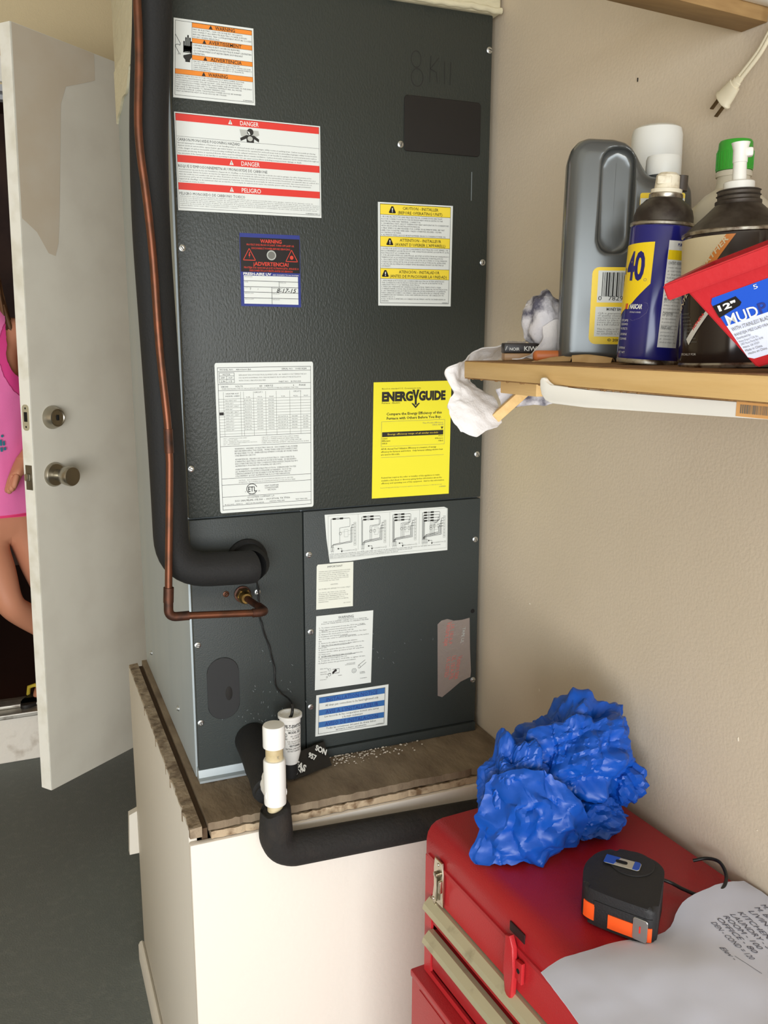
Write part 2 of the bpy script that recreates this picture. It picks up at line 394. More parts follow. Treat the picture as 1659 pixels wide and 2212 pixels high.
# ---------------------------------------------------------------- house door, swung open into the garage
dv = Vector((.778, .628, 0)); dlen = .98; dth = .041
fb = Vector((-.2195, 1.150, -.562))                                # free edge, near bottom corner
door = thing('door_1', 'cream flush house door standing open beside the air handler', 'door', fb, (0, 0, math.atan2(dv.y, dv.x)))
del door['category'], door['label']; door['kind'] = 'structure'
LEAN = Matrix.Rotation(math.radians(1.5), 4, 'Y')                  # the old door hangs a little out of plumb
def dlean(bm): bm.transform(LEAN); return bm
DH = 2.062
obj('door_leaf', dlean(box(NB(), (.0015, 0, 0), (dlen, dth, DH), .0015)), DOORM, door)
obj('door_edge', dlean(box(NB(), (-.0005, .0008, .0008), (.0015, dth-.0008, DH-.0008))), DOOREDGE, door, 0, label='whiter painted lock edge')
# unpainted strip left along the top and the lock side
pr = Print(lambda s, t: LEAN @ Vector((s, -.0006, t)))
DP = mat('door_primer_patch', (204, 190, 168), .7, var=(9, (208, 197, 178), .4, .7))
pr.quad('p', [(.004, DH-.002), (.275, DH-.002), (.275, DH-.07), (.258, DH-.078), (.170, DH-.112), (.150, DH-.16), (.128, DH-.45), (.120, DH-.52), (.108, DH-.555), (.085, DH-.55), (.05, DH-.50), (.004, DH-.47)])
pr.done({'p': DP}, door)
def knobM(x, z): return LEAN @ Matrix.Translation((x, 0, z)) @ Matrix.Rotation(PI/2, 4, 'X')
b = NB(); lathe(b, [(.034, 0), (.034, .004), (.030, .010), (.016, .014), (.0145, .030), (.017, .036), (.024, .042), (.0265, .055), (.0275, .068), (.0255, .073), (.014, .076), (0, .076)], 32, knobM(.066, .917)); obj('knob', b, SATIN, door)
b = NB(); lathe(b, [(.032, 0), (.032, .005), (.027, .018), (.0245, .024), (.022, .025), (.020, .023), (0, .023)], 32, knobM(.068, 1.075)); obj('deadbolt', b, SATIN, door)
b = NB(); box(b, (-.003, -.0265, 1.068), (.003, -.023, 1.083), .0008, M=LEAN @ Matrix.Translation((.068, 0, 0))); obj('key_slot', b, DARKHOLE, door)
b = NB(); prism(b, rrect(.008, 1.042, .033, 1.112, .010), -.0016, .0006, LEAN @ Matrix(((0, 0, 1, 0), (1, 0, 0, 0), (0, 1, 0, 0), (0, 0, 0, 1)))); o = obj('bolt_plate', b, mat('worn_plate', (190, 182, 156), .5, .3), door)
b = NB()
for q in (1.052, 1.102): lathe(b, [(.003, 0), (0, .001)], 10, LEAN @ Matrix.Translation((-.0017, .0205, q)) @ Matrix.Rotation(-PI/2, 4, 'Y'))
box(b, (-.0022, .014, 1.066), (-.0012, .027, 1.092), .0005, M=LEAN); obj('screw', b, DARKHOLE, o)
b = NB(); box(b, (-.0018, .008, .880), (.0006, .033, .948), .0008, M=LEAN); o = obj('latch_plate', b, mat('dull_plate', (120, 112, 98), .4, .8), door)
b = NB(); box(b, (-.012, .013, .905), (-.0018, .028, .925), .003, M=LEAN); obj('latch_bolt', b, SATIN, o)

# ---------------------------------------------------------------- platform under the air handler
PX0, PY0, PZ0 = -.040, -.143, FZ
plat = thing('equipment_platform', 'boxed drywall platform with dirty plywood top carrying the grey air handler', 'platform', (PX0, PY0, FZ))
def PL(lo, hi, bev=0): return box(NB(), [lo[i]-(PX0, PY0, FZ)[i] for i in range(3)], [hi[i]-(PX0, PY0, FZ)[i] for i in range(3)], bev)
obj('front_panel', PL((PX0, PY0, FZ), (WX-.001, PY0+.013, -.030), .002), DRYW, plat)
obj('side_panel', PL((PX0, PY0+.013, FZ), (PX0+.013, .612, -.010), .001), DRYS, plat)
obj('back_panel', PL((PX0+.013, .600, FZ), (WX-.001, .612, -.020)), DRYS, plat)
def ragged(x0, x1, y0, y1, z0, z1, n, amp, axis, m, name, seed):
    """sheet whose free edge is broken and crumbly"""
    bm = NB(); tv = []; bv = []; rs = random.Random(seed)
    def P(f, side):
        j = amp*(noise.noise(Vector((f*n*.5, seed, 0)))+.5*noise.noise(Vector((f*n*1.7, seed, 4)))) if side == 0 else 0
        return (x0+(x1-x0)*f, (y0+j) if side == 0 else y1) if axis == 'x' else ((x0+j) if side == 0 else x1, y0+(y1-y0)*f)
    for i in range(n+1):
        f = i/n; a = P(f, 0); c = P(f, 1); dz = rs.uniform(-.0022, -.0003)
        tv.append((bm.verts.new((a[0], a[1], z1+dz)), bm.verts.new((c[0], c[1], z1)))); bv.append((bm.verts.new((a[0], a[1], z0)), bm.verts.new((c[0], c[1], z0))))
    for i in range(n):
        bm.faces.new((tv[i][0], tv[i+1][0], tv[i+1][1], tv[i][1])); bm.faces.new((bv[i][0], bv[i][1], bv[i+1][1], bv[i+1][0]))
        bm.faces.new((tv[i][0], bv[i][0], bv[i+1][0], tv[i+1][0])); bm.faces.new((tv[i][1], tv[i+1][1], bv[i+1][1], bv[i][1]))
    bm.faces.new((tv[0][0], tv[0][1], bv[0][1], bv[0][0])); bm.faces.new((tv[n][0], bv[n][0], bv[n][1], tv[n][1]))
    bm.transform(Matrix.Translation((-PX0, -PY0, -FZ)))
    return obj(name, bm, m, plat, 30)
ragged(-.010, WX-.002, -.136, .610, -.014, 0, 90, .004, 'x', PLY, 'top_board', 3)
ragged(-.006, WX-.002, -.137, .606, -.029, -.016, 90, .003, 'x', PLYE, 'lower_board', 5)
ragged(-.0385, -.020, -.137, .608, -.022, -.004, 90, .004, 'y', GYP, 'drywall_edge', 8)
obj('gap_strip', PL((-.0195, -.130, -.060), (-.0105, .606, -.012)), mat('gap_brown', (86, 68, 50), .95), plat)  # brown strip closing the gap between drywall edge and plywood
b = NB(); prism(b, [(0, 0), (.014, 0), (.014, .046), (.009, .050), (.004, .048), (0, .040)], 0, .753, Matrix(((1, 0, 0, -.0142), (0, 0, 1, .002), (0, 1, 0, 0), (0, 0, 0, 1))))
obj('base_trim', b, DRYS, plat)
b = NB(); prism(b, [(0, 0), (.030, -.012), (.034, -.115), (.012, -.115)], 0, .020, Matrix(((-1, 0, 0, .012), (0, 0, 1, .7545), (0, 1, 0, FZ*-1-.372), (0, 0, 0, 1)))); obj('back_cleat', b, DRYS, plat)
# bits of debris lying on the plywood
b = NB(); rs = random.Random(4)
for i in range(170):
    x = rs.gauss(.285, .05); y = rs.gauss(-.015, .012); s = rs.uniform(.0006, .0024)
    if y > -.006: y = -.006
    bmesh.ops.create_icosphere(b, subdivisions=1, radius=s, matrix=Matrix.Translation((x, y, s*.5)) @ Matrix.Rotation(rs.random()*6, 4, 'X') @ Matrix.Diagonal((1, rs.uniform(.4, 1), rs.uniform(.4, .9), 1)))
for v in b.verts: v.co.z = max(v.co.z, .0002)
tag(obj('crumbs', b, CRUMB, smooth=0), 'pale drywall crumbs scattered on the plywood at the foot of the panel', 'debris', kind='stuff')

# ---------------------------------------------------------------- air handler
AW, AD, AH = .533, .60, 1.257
ah = thing('air_handler', 'tall dark grey upright air handler covered in warning labels', 'air handler')
obj('cabinet', box(NB(), (0, .013, 0), (AW, AD, AH), .002), GALV, ah, label='bare galvanized cabinet shell')
obj('upper_panel', box(NB(), (.0035, 0, .4545), (AW-.001, .014, AH), .0025), PANEL, ah)
obj('coil_panel', box(NB(), (.0035, 0, .018), (.1930, .014, .4520), .002), PANEL2, ah)
obj('drain_panel', box(NB(), (.1946, 0, .018), (AW-.001, .014, .4520), .002), PANEL2, ah)
b = NB(); prism(b, [(-.012, 0), (.013, 0), (.013, .020), (-.001, .0185), (-.004, .006), (-.012, .004)], .002, .19, Matrix(((0, 0, 1, 0), (1, 0, 0, 0), (0, 1, 0, 0), (0, 0, 0, 1)))); obj('base_flange', b, GALV, ah)
b = NB(); prism(b, [(-.003, 0), (.013, 0), (.013, .018), (-.003, .016)], .19, AW-.002, Matrix(((0, 0, 1, 0), (1, 0, 0, 0), (0, 1, 0, 0), (0, 0, 0, 1)))); obj('base_rail', b, PANEL2, ah)
# cream duct mastic smeared down the left side
b = NB(); rs = random.Random(2); N = 26; top = []; bot = []
for i in range(N+1):
    f = i/N; y = .013+.585*f
    z = AH - .012 - .085*f**1.5 + .018*noise.noise(Vector((f*9, 0, 1)))
    top.append((y, AH)); bot.append((y, z))
fr = [[b.verts.new((-.004, y, z)) for y, z in r] for r in (top, bot)]; bk = [[b.verts.new((0.0005, y, z)) for y, z in r] for r in (top, bot)]
for i in range(N):
    b.faces.new((fr[0][i], fr[0][i+1], fr[1][i+1], fr[1][i])); b.faces.new((bk[0][i], bk[1][i], bk[1][i+1], bk[0][i+1]))
    for q in (0, 1): b.faces.new((fr[q][i], bk[q][i], bk[q][i+1], fr[q][i+1]))
obj('mastic_smear', b, MASTIC, ah, 30)
# screws: washer, hex head, slot
def screw_bm(r=.0052):
    bm = NB(); X = Matrix.Rotation(PI/2, 4, 'X')
    lathe(bm, [(r, 0), (r, .0012), (r*.72, .002)], 18, X); prism(bm, [(r*.66*math.cos(PI/3*k), r*.66*math.sin(PI/3*k)) for k in range(6)], .001, .0042, X, .0004, 1)
    return bm
sc0 = obj('screw', screw_bm(), STEEL, ah, 30)
sl = NB(); box(sl, (-.003, -.0046, -.0005), (.003, -.0041, .0005)); slot0 = obj('screw_slot', sl, DARKHOLE, sc0, 0)
first = True
for x, z in [(.0100, .8713), (.0099, .5352), (.3676, 1.0455), (.5261, 1.2034), (.5231, .8659), (.5216, .5332), (.2031, .3772), (.2046, .2391), (.2027, .1007), (.5222, .3758), (.5247, .1022), (.0090, .2415), (.0084, .1041), (.0592, .3239), (.1123, .3212)]:
    x = max(x, .0095)
    if first: o = sc0; sloto = slot0; first = False
    else:
        o = sc0.copy(); COL.objects.link(o); o.parent = ah; sloto = slot0.copy(); COL.objects.link(sloto); sloto.parent = o
    o.location = (x, 0, z); o.rotation_euler = (0, random.uniform(0, 3), 0)
    if x == .0592:
        o.data = o.data.copy(); o.data.materials[0] = COPPER; o['label'] = 'copper coloured screw'
for y, z in ((.504, .054), (.166, .063)):
    o = sc0.copy(); COL.objects.link(o); o.parent = ah; o.location = (0, y, z); o.rotation_euler = (0, 0, -PI/2)
b = NB(); lathe(b, [(.0042, 0), (.0036, .0006), (.0024, .0006), (0, .0005)], 18, Matrix.Translation((.5211, 0, .2385)) @ Matrix.Rotation(PI/2, 4, 'X')); obj('empty_screw_hole', b, DARKHOLE, ah)
# black oval knock-out cover, dark plate in the top right, suction grommet
XZ = Matrix(((1, 0, 0, 0), (0, 0, -1, 0), (0, 1, 0, 0), (0, 0, 0, 1)))
b = NB(); prism(b, rrect(.0225, .105, .0765, .2145, .0265, 8), -.001, .0016, XZ, .0008, 1); obj('knockout_cover', b, KNOCK, ah)
b = NB(); lathe(b, [(.006, 0), (.0055, .0004), (0, .0004)], 16, Matrix.Translation((.0585, -.0017, .150)) @ Matrix.Rotation(PI/2, 4, 'X') @ Matrix.Diagonal((1, 2.1, 1, 1))); obj('slotted_opening', b, mat('opening_dark', (30, 28, 26), .8), ah)  # dark oval disc drawn for the opening, no hole is cut
b = NB(); prism(b, rrect(.3735, 1.0362, .5125, 1.1212, .006, 4), -.001, .0018, XZ, .0008, 1); obj('blank_plate', b, PLATE, ah)
b = NB(); lathe(b, [(.034, -.002), (.034, .006), (.030, .010), (.026, .010)], 28, Matrix.Translation((.096, 0, .3805)) @ Matrix.Rotation(PI/2, 4, 'X')); obj('pipe_grommet', b, FOAM, ah)
# brass liquid fitting
b = NB(); X = Matrix.Translation((.0865, 0, .321)) @ Matrix.Rotation(PI/2, 4, 'X')
lathe(b, [(.014, 0), (.014, .004), (.011, .005)], 24, X); obj('fitting_washer', b, COPPERD, ah)
b = NB(); prism(b, [(.0125*math.cos(PI/3*k), .0125*math.sin(PI/3*k)) for k in range(6)], .004, .018, X, .001, 1); lathe(b, [(.0105, .018), (.0105, .026), (.008, .030), (.0065, .030)], 24, X); obj('fitting_nut', b, BRASS, ah)

def sticker(name, label, c, m, thick=.0005, corner=0, poly=None):
    """c: four corners (x,z) TL TR BR BL on the panel; returns (object, Print)"""
    def f(s, t, y=-.0009):
        a = [c[0][i]+(c[1][i]-c[0][i])*s for i in (0, 1)]; d = [c[3][i]+(c[2][i]-c[3][i])*s for i in (0, 1)]
        return Vector((a[0]+(d[0]-a[0])*t, y, a[1]+(d[1]-a[1])*t))
    pl = poly or ([(0, 0), (1, 0), (1, 1), (0, 1)] if not corner else [(x, y) for x, y in rrect(0, 0, 1, 1, corner)])
    bm = NB(); A = [bm.verts.new(f(s, t, -.0006)) for s, t in pl]; B = [bm.verts.new(f(s, t, .0002)) for s, t in pl]; n = len(pl)
    bm.faces.new(A); bm.faces.new(B[::-1])
    for i in range(n): bm.faces.new((A[i], B[i], B[(i+1) % n], A[(i+1) % n]))
    return obj(name, bm, m, ah, 0, label=label), Print(f)

# --- orange and white electrical warning
o, p = sticker('warning_label', 'orange and white electrical warning label', [(.0114, 1.1895), (.1281, 1.1888), (.1281, 1.0824), (.0061, 1.0826)], LABELW)
p.frame('k', .018, .028, .98, .968, .004, .004)
def alert(p, col, c, t0, t1, hw, mark):
    p.tri(col, c, t0, t1, hw)
    if mark: h = t1-t0; p.rect(mark, c-hw*.13, t0+h*.35, c+hw*.13, t0+h*.68); p.rect(mark, c-hw*.13, t0+h*.76, c+hw*.13, t0+h*.90)
for t0, t1, s0, word, a, z, tr in ((.032, .092, .225, 'WARNING', .51, .76, .455), (.224, .286, .225, 'AVERTISSEMENT', .43, .84, .375), (.436, .497, .225, 'ADVERTENCIA', .45, .84, .385), (.632, .697, .022, 'WARNING', .42, .66, .365)):
    p.rect('o', s0, t0, .976, t1); p.rect('k', s0, t0, .976, t0+.003); p.rect('k', s0, t1-.003, .976, t1)
p.fn0 = p.fn; f0 = p.fn
up = lambda f: (lambda s, t: f(s, t) + Vector((0, -.0004, 0)))
p.fn = up(f0)
for t0, t1, s0, word, a, z, tr in ((.032, .092, .225, 'WARNING', .51, .76, .455), (.224, .286, .225, 'AVERTISSEMENT', .43, .84, .375), (.436, .497, .225, 'ADVERTENCIA', .45, .84, .385), (.632, .697, .022, 'WARNING', .42, .66, .365)):
    p.text('k', word, a, z, t1-.008, .046, .01); alert(p, 'k', tr, t0+.006, t1-.006, .024, None)
p.fn = f0
p.rect('k', .222, .03, .2255, .632)
p.para('k', ['MAY BE ELECTRIC. CAN CAUSE INJURY OR DEATH.', 'DISCONNECT ALL REMOTE ELECTRIC POWER SUPPLIES', 'BEFORE SERVICING. THIS COMPARTMENT MUST BE CLOSED', 'EXCEPT WHEN SERVICING.'], .235, .97, .098, .222)
p.para('k', ["L'APPAREIL ELECTRIQUE PEUT CAUSER DES BLESSURES.", "COUPER TOUTE ALIMENTATION ELECTRIQUE AVANT L'ENTRETIEN.", 'CE COMPARTIMENT DOIT RESTER FERME SAUF PENDANT', "L'ENTRETIEN."], .24, .97, .292, .432)
p.para('k', ['PELIGRO DE CHOQUE ELECTRICO. DESCONECTE', 'TODAS LAS FUENTES DE ENERGIA ELECTRICA ANTES DE DAR', 'MANTENIMIENTO O SERVICIO TECNICO. EL COMPARTIMENTO', 'DEBE PERMANECER CERRADO EXCEPTO DURANTE EL', 'MANTENIMIENTO.'], .24, .97, .502, .628)
p.para('k', ['HEATING UNITS SHOULD NOT BE UTILIZED WITHOUT REASONABLE, ROUTINE', 'INSPECTION, MAINTENANCE AND SUPERVISION. IF THE BUILDING IN WHICH', 'SUCH DEVICE IS LOCATED WILL BE VACANT, CARE SHOULD BE TAKEN THAT', 'SUCH DEVICE IS ROUTINELY INSPECTED, MAINTAINED AND MONITORED. IN THE EVENT', 'THAT THE BUILDING IS EXPOSED TO FREEZING TEMPERATURES, ALL WATER', 'MAY HAVE TO BE DRAINED TO PREVENT FREEZING AND', 'OR WATER DAMAGE CLAIMS. THE BUILDING OWNER SHOULD BE WARNED', 'THAT ALTERNATIVE HEAT SOURCES SHOULD BE UTILIZED.'], .03, .965, .702, .925)
p.text('k', '0140M00005', .85, .965, .957, .016)
# hand with a bolt through it, and a live wire
hand = [(.125, .30), (.143, .30), (.145, .42), (.150, .42), (.150, .23), (.165, .22), (.168, .40), (.172, .40), (.172, .20), (.187, .20), (.188, .40), (.192, .40), (.194, .225), (.207, .23), (.207, .42), (.211, .42), (.213, .28), (.221, .28), (.221, .50), (.125, .50)]
bmx = p.bm('k')
for x0, t in ((.118, .285), (.142, .235), (.166, .205), (.190, .235), (.206, .28)): p.rect('k', x0, t, x0+.018, .42); p.disc('k', x0+.009, t, .009, .012, 12)
p.quad('k', [(.118, .34), (.222, .34), (.222, .365), (.118, .385)][:]); p.quad('k', [(.118, .40), (.222, .36), (.222, .37), (.118, .415)])
p.quad('k', [(.118, .455), (.222, .42), (.222, .47), (.20, .505), (.20, .535), (.142, .535), (.142, .51), (.118, .48)])
for x in (.118, .142, .166, .190): p.rect('k', x, .33, x+.024, .40)
p.path('k', [(.02, .20), (.082, .31), (.078, .335), (.055, .325), (.028, .33), (.022, .35), (.066, .43)], .006)
for q in range(4): p.line('k', (.062+.006*q, .43), (.054+.010*q, .452), .003)
p.done(SUB, o)

# --- red and white carbon monoxide danger label
o, p = sticker('danger_label', 'wide red and white carbon monoxide danger label', [(.0066, 1.0631), (.2307, 1.0615), (.2315, .9252), (.0068, .9257)], LABELW)
f0 = p.fn; f1 = up(f0)
p.frame('k', .006, .012, .992, .975, .0018, .003)
for t0, t1, word, a, z, tr in ((.014, .086, 'DANGER', .435, .562, .368), (.430, .505, 'DANGER', .435, .562, .368), (.712, .786, 'PELIGRO', .432, .566, .364)):
    p.fn = f0; p.rect('r', .008, t0, .99, t1); p.fn = f1
    p.text('w', word, a, z, t1-.013, .047, .008); alert(p, 'w', tr, t0+.012, t1-.012, .014, 'r')
p.fn = f0
p.rect('k', .01, .241, .99, .2435)
p.text('k', 'CARBON MONOXIDE POISONING HAZARD', .012, .432, .287, .031); p.text('k', "RISQUE D'EMPOISONNEMETN AU MONOXYDE DE CARBONE", .012, .615, .556, .031); p.text('k', 'PELIGRO MONOXIDO DE CARBONO TOXICO', .012, .455, .838, .031)
p.para('k', ['Special warning for installation of furnaces or air handling units in enclosed areas such as garages, utility rooms or parking areas. Carbon monoxide producing', 'devices (such as automobiles, space heater, gas water heater, etc.) should not be operated in enclosed areas such as unventilated garages, utility rooms because', 'of the danger of carbon monoxide (CO) poisoning resulting from the exhaust emissions. If a furnace or air handler is installed in an enclosed area and a carbon', 'monoxide producing device is operated therein, there must be adequate direct outside ventilation. Carbon monoxide emissions can be (re)circulated throughout', 'the structure if the furnace or air handler is operating in any mode. CO can cause serious illness including permanent brain damage or death.'], .014, .985, .292, .424, .55)
p.para('k', ["Avertissement special de lieu de l'installation d'appareils de chauffage ou de traitement d'air dans des endroits clos tels les garages, les salles d'entretien et les", "stationnements. Evitez de mettre en marche les appareils produisant du monoxyde de carbone (tels que les automobiles, les appareils de chauffage autonome etc.)", "dans des endroits non ventiles tels que les salles d'entretien en raison du danger d'empoisonnement. Si vous devez faire fonctionner ces appareils dans un endroit clos,", "assurez-vous qu'il y ait une ventilation directe provenant de l'exterieur. Les emissions de monoxyde de carbone peuvent recirculer dans tout l'endroit clos, si", "l'appareil de chauffage ou de traitement d'air est en marche. Le monoxyde de carbone peut causer des maladies graves telles que des dommages permanents", "au cerveau et meme la mort."], .014, .985, .562, .708, .55)
p.para('k', ['Advertencia especial para la instalacion de calderas o unidades que tienen que en areas encerradas tales como garajes, cuartos de uso general o areas de', 'parqueo. Los aparatos que producen monoxido de carbono (tales como carros, calentadores de espacios, calentadores de agua de gas, etc.) No deben operarse', 'en areas encerradas tales como garajes, cuartos de uso general o areas de parqueo sin ventilacion, por el peligro de envenenamiento por monoxido de carbono', '(CO) que resulta de las emisiones de gases de combustion. Si el aparato se opera en dichas areas, debe haber una ventilacion adecuada directa del exterior. Las', 'emisiones de monoxido de carbono pueden recircular a traves de la estructura si el calentador o el manejador de aire estan encendidos. El CO puede causar', 'enfermedades serias como dano cerebral permanente o muerte.'], .014, .985, .842, .955, .55)
p.text('k', '0140M00037 REV 2', .885, .985, .967, .014)
# fumes pictogram: person with head in smoke
p.quad('l', [(.43, .115), (.56, .115), (.565, .16), (.53, .19), (.44, .185)])
p.fn = f1; p.disc('k', .503, .135, .022, .036); p.quad('k', [(.432, .205), (.475, .17), (.53, .17), (.563, .205), (.560, .235), (.528, .205), (.526, .245), (.477, .245), (.475, .205), (.436, .235)])
p.fn = up(f1); p.disc('l', .5, .205, .018, .026); p.quad('W', [(.482, .128), (.496, .135), (.503, .165), (.494, .165), (.488, .145)]); p.fn = f0
p.done(SUB, o)

# --- black, red and white ultraviolet lamp warning
o, p = sticker('lamp_warning_label', 'black warning label with white form and handwritten date', [(.0986, .8971), (.195, .8969), (.1956, .7866), (.0983, .7875)], NAVY)
f0 = p.fn; f1 = up(f0); p.rect('B', .008, .055, .992, .525); p.fn = f1
p.text('R', 'WARNING', .335, .69, .123, .050, .025)
p.text('R', 'PROTECT EYES FROM UV LIGHT. TURN OFF LAMP OR', .11, .90, .165, .026, .012); p.text('R', 'DISCONNECT POWER BEFORE SERVICING', .19, .83, .212, .026, .012)
p.text('R', '\u00a1ADVERTENCIA!', .215, .80, .435, .052, .025)
p.text('R', 'PROTEJA SUS OJOS DE LA LUZ ULTRAVIOLETA. APAGUE O', .06, .97, .478, .026, .012); p.text('R', 'DESCONECTE LA FUENTE ANTES DE SERVICIO', .15, .87, .517, .026, .012)
for c in (.15, .855):
    p.path('R', [(c, .205), (c+.10, .365), (c-.10, .365), (c, .205)], .010)
p.quad('R', [(.15, .255), (.165, .25), (.155, .29), (.168, .285), (.148, .345), (.152, .305), (.138, .31)]); p.disc('R', .855, .31, .03, .028)
p.disc('l', .515, .288, .078, .068, 24); p.fn = up(f1); p.disc('g', .515, .288, .060, .052, 24); p.fn = f1
p.text('w', 'FRESH-AIRE UV', .045, .505, .567, .034, .03); p.text('w', 'AIR DISINFECTION SYSTEM', .53, .965, .567, .020)
p.rect('W', .05, .575, .955, .965); p.fn = up(f1)
for t in (.645, .725, .800, .880): p.rect('k', .05, t, .955, t+.006)
p.rect('k', .63, .645, .636, .725); p.rect('k', .505, .728, .511, .965)
for s, t, wd in ((.06, .59, 'DEALER NAME'), (.06, .662, 'PHONE'), (.645, .662, 'MODEL NO.'), (.06, .742, 'LAMP TYPE'), (.52, .742, 'DATE INSTALLED'), (.06, .818, 'REPLACE LAMP'), (.52, .818, 'REPLACE BY'), (.06, .898, 'REPLACE LAMP'), (.52, .898, 'REPLACE BY')): p.text('g', wd, s, s+.012*len(wd), t+.008, .012)
p.text('k', '8-17-15', .59, .925, .800, .060, .012, .35); p.line('k', (.16, .745), (.15, .775), .005); p.line('k', (.28, .75), (.275, .77), .004)
p.done(SUB, o)

# --- white rating plate
o, p = sticker('rating_plate', 'large white rating plate with rounded corners', [(.0531, .7002), (.2147, .7007), (.2124, .4599), (.0546, .46)], LABELW, corner=.018)
p.frame('k', .025, .030, .975, .980, .0035, .0025)
for t in (.056, .139, .179, .483, .548, .765, .808, .890, .95): p.rect('k', .025, t, .975, t+.0022)
p.text('k', 'MODEL NO.   AR0036001BA', .05, .36, .050, .011); p.text('k', 'SERIAL NO.   1008318284', .67, .93, .050, .011)
p.frame('k', .04, .064, .19, .132, .003, .002); p.rect('k', .04, .084, .19, .086); p.rect('k', .04, .107, .19, .109); p.rect('k', .113, .085, .116, .132)
p.text('k', 'MOTOR', .075, .15, .081, .010); p.text('k', 'AMP', .055, .095, .102, .010); p.text('k', 'H.P', .135, .17, .102, .010); p.text('k', '2.94', .055, .10, .126, .012); p.text('k', '1/3', .135, .165, .126, .012)
p.para('g', ['REFRIGERANT EVALUATION ELECTRICAL EQUIPMENT LISTED   AIR   MAXIMUM OUTLET TEMPERATURE 200 F', 'FOR USE WITH AN EXTERNAL STATIC PRESSURE MINIMUM CIRCUIT AMPACITY PER INSTALLATION', 'INSTRUCTIONS. LUBRICATE AS REQUIRED.'], .235, .93, .072, .126, .5)
p.text('k', 'PART NO.   B1741130S', .64, .87, .134, .010)
p.text('k', '208/240', .055, .125, .160, .010); p.text('k', 'VOLTS', .195, .27, .160, .011); p.text('k', '60   HERTZ', .44, .58, .160, .011); p.text('k', '1', .79, .795, .160, .010); p.text('k', 'PHASE', .85, .92, .160, .011)
p.text('g', 'WHEN INSTALLING ONE OF THE ACCESSORY HEATER KITS, MANUFACTURER RECOMMENDS THIS TYPE', .06, .84, .173, .008)
for s in (.075, .245, .275, .375, .50, .61, .75, .865): p.rect('g', s, .19, s+.0025, .483)
for i in range(13): t = .235+i*.0193; p.rect('g', .028, t, .972, t+.0016)
p.text('k', 'HEATER KIT', .10, .23, .206, .009); p.text('k', 'MODEL USED', .095, .235, .222, .009); p.text('k', 'CIRCUIT 1', .385, .47, .200, .009); p.text('k', 'CIRCUIT 2', .79, .87, .200, .009)
for s, wd in ((.30, 'V.A.'), (.42, 'M.C.A.'), (.54, 'M.O.P.'), (.66, 'V.A.'), (.79, 'M.C.A.'), (.90, 'M.O.P.')): p.text('k', wd, s, s+.045, .230, .008)
rows = ['NO HEAT KIT', 'HKR-03**', 'HKR-05*, 05C*', 'HKR-06*', 'HKR-08*, 08C*', 'HKR-10*, 10C*', 'HKR-15C*', 'HKR-20C*', 'HKR-21C*', 'HKR3-15*', 'HKR3-20*']
for i, wd in enumerate(rows):
    t = .250+i*.0193; p.text('g', wd, .09, .09+.0105*len(wd), t, .008); p.text('g', 'N/A' if i in (0, 9, 10) else '%d.%d/%d.%d' % (14+4*i, i % 10, 15+4*i, (i*3) % 10), .285, .355, t, .008)
    p.text('g', '%d/%d' % (17+5*i, 19+5*i), .41, .47, t, .008); p.text('g', '%d/%d' % (20+5*i, 25+5*i), .525, .585, t, .008)
    if i > 5: p.text('g', '%d.%d/%d.%d' % (7*i-20, i % 10, 7*i-19, i*7 % 10), .625, .73, t, .008); p.text('g', '%d/%d' % (6*i-10, 6*i-8), .77, .83, t, .008); p.text('g', '%d/%d' % (6*i-5, 6*i), .89, .945, t, .008)
p.rect('B', .03, .322, .072, .342)
p.para('g', ['M.B.C. - MAXIMUM BLOWER SPEED', 'V.A. - CIRCUIT AMPS', 'M.C.A. - MINIMUM CIRCUIT AMPACITY', 'M.O.P. - MAXIMUM OVERCURRENT PROTECTION', 'KIT - CIRCUIT BREAKER'], .06, .40, .492, .542, .6)
p.para('g', ['CIRCUIT 1 SINGLE POINT FOR SUPPLY WIRES', 'CIRCUIT 2 THREE PHASE KIT REQUIRES FUSES', 'WIRED IN PARALLEL. ONLY KITS LISTED MAY BE', 'USED WITH THIS EQUIPMENT. SEE INSTALLATION GUIDE'], .45, .95, .492, .542, .6)
p.para('k', ['WARNING:  HAZARD OF ELECTRIC SHOCK.  DISCONNECT ALL POWER', 'BEFORE REMOVING THIS PANEL.  MORE THAN ONE DISCONNECT MAY', 'BE REQUIRED TO DE - ENERGIZE EQUIPMENT SUPPLIED BY MORE THAN', 'ONE BRANCH CIRCUIT.'], .17, .83, .560, .622, .68)
p.para('k', ['ADVERTENCIA:  PELIGRO DE CHOQUE ELECTRICO.  DESCONECTE EL', 'SUMINISTRO ELECTRICO ANTES DE SACAR ESTE PANEL.  ES NECESARIO', 'DESCONECTAR MAS DE UNA CONEXION PARA DESELECTRIZAR EQUIPO', 'ALIMENTADO POR MAS DE UN RAMAL DE CIRCUITO.'], .17, .83, .632, .692, .68)
p.para('k', ["AVERTISSEMENT:  DANGER D'ELECTROCUTION.  DEBRANCHER TOUTES", "LES ALIMENTATIONS AVANT D'ENLEVER LE PANNEAU.  PLUS D'UN", 'DEBRANCHEMENT EST NECESSAIRE POUR METTRE HORS CIRCUIT', "L'EQUIPEMENT QUI EST ALIMENTE PAR PLUS D'UNE DERIVATION."], .17, .81, .700, .760, .68)
p.para('g', ['CAUTION    NOT SUITABLE FOR USE ON SYSTEMS EXCEEDING 150V TO GROUND', 'ATTENTION - NE CONVIENT PAS AUX INSTALLATIONS DE PLUS DE 150V A LA TERRE'], .20, .80, .776, .804, .6)
p.ring('k', .335, .846, .058, .037, .12, 28, 20, 340); p.text('k', 'ETL', .295, .382, .864, .036, .015, asp=1); p.text('k', 'C', .262, .274, .866, .008); p.text('k', 'US', .40, .42, .866, .008); p.text('k', '3073027', .30, .375, .888, .008)
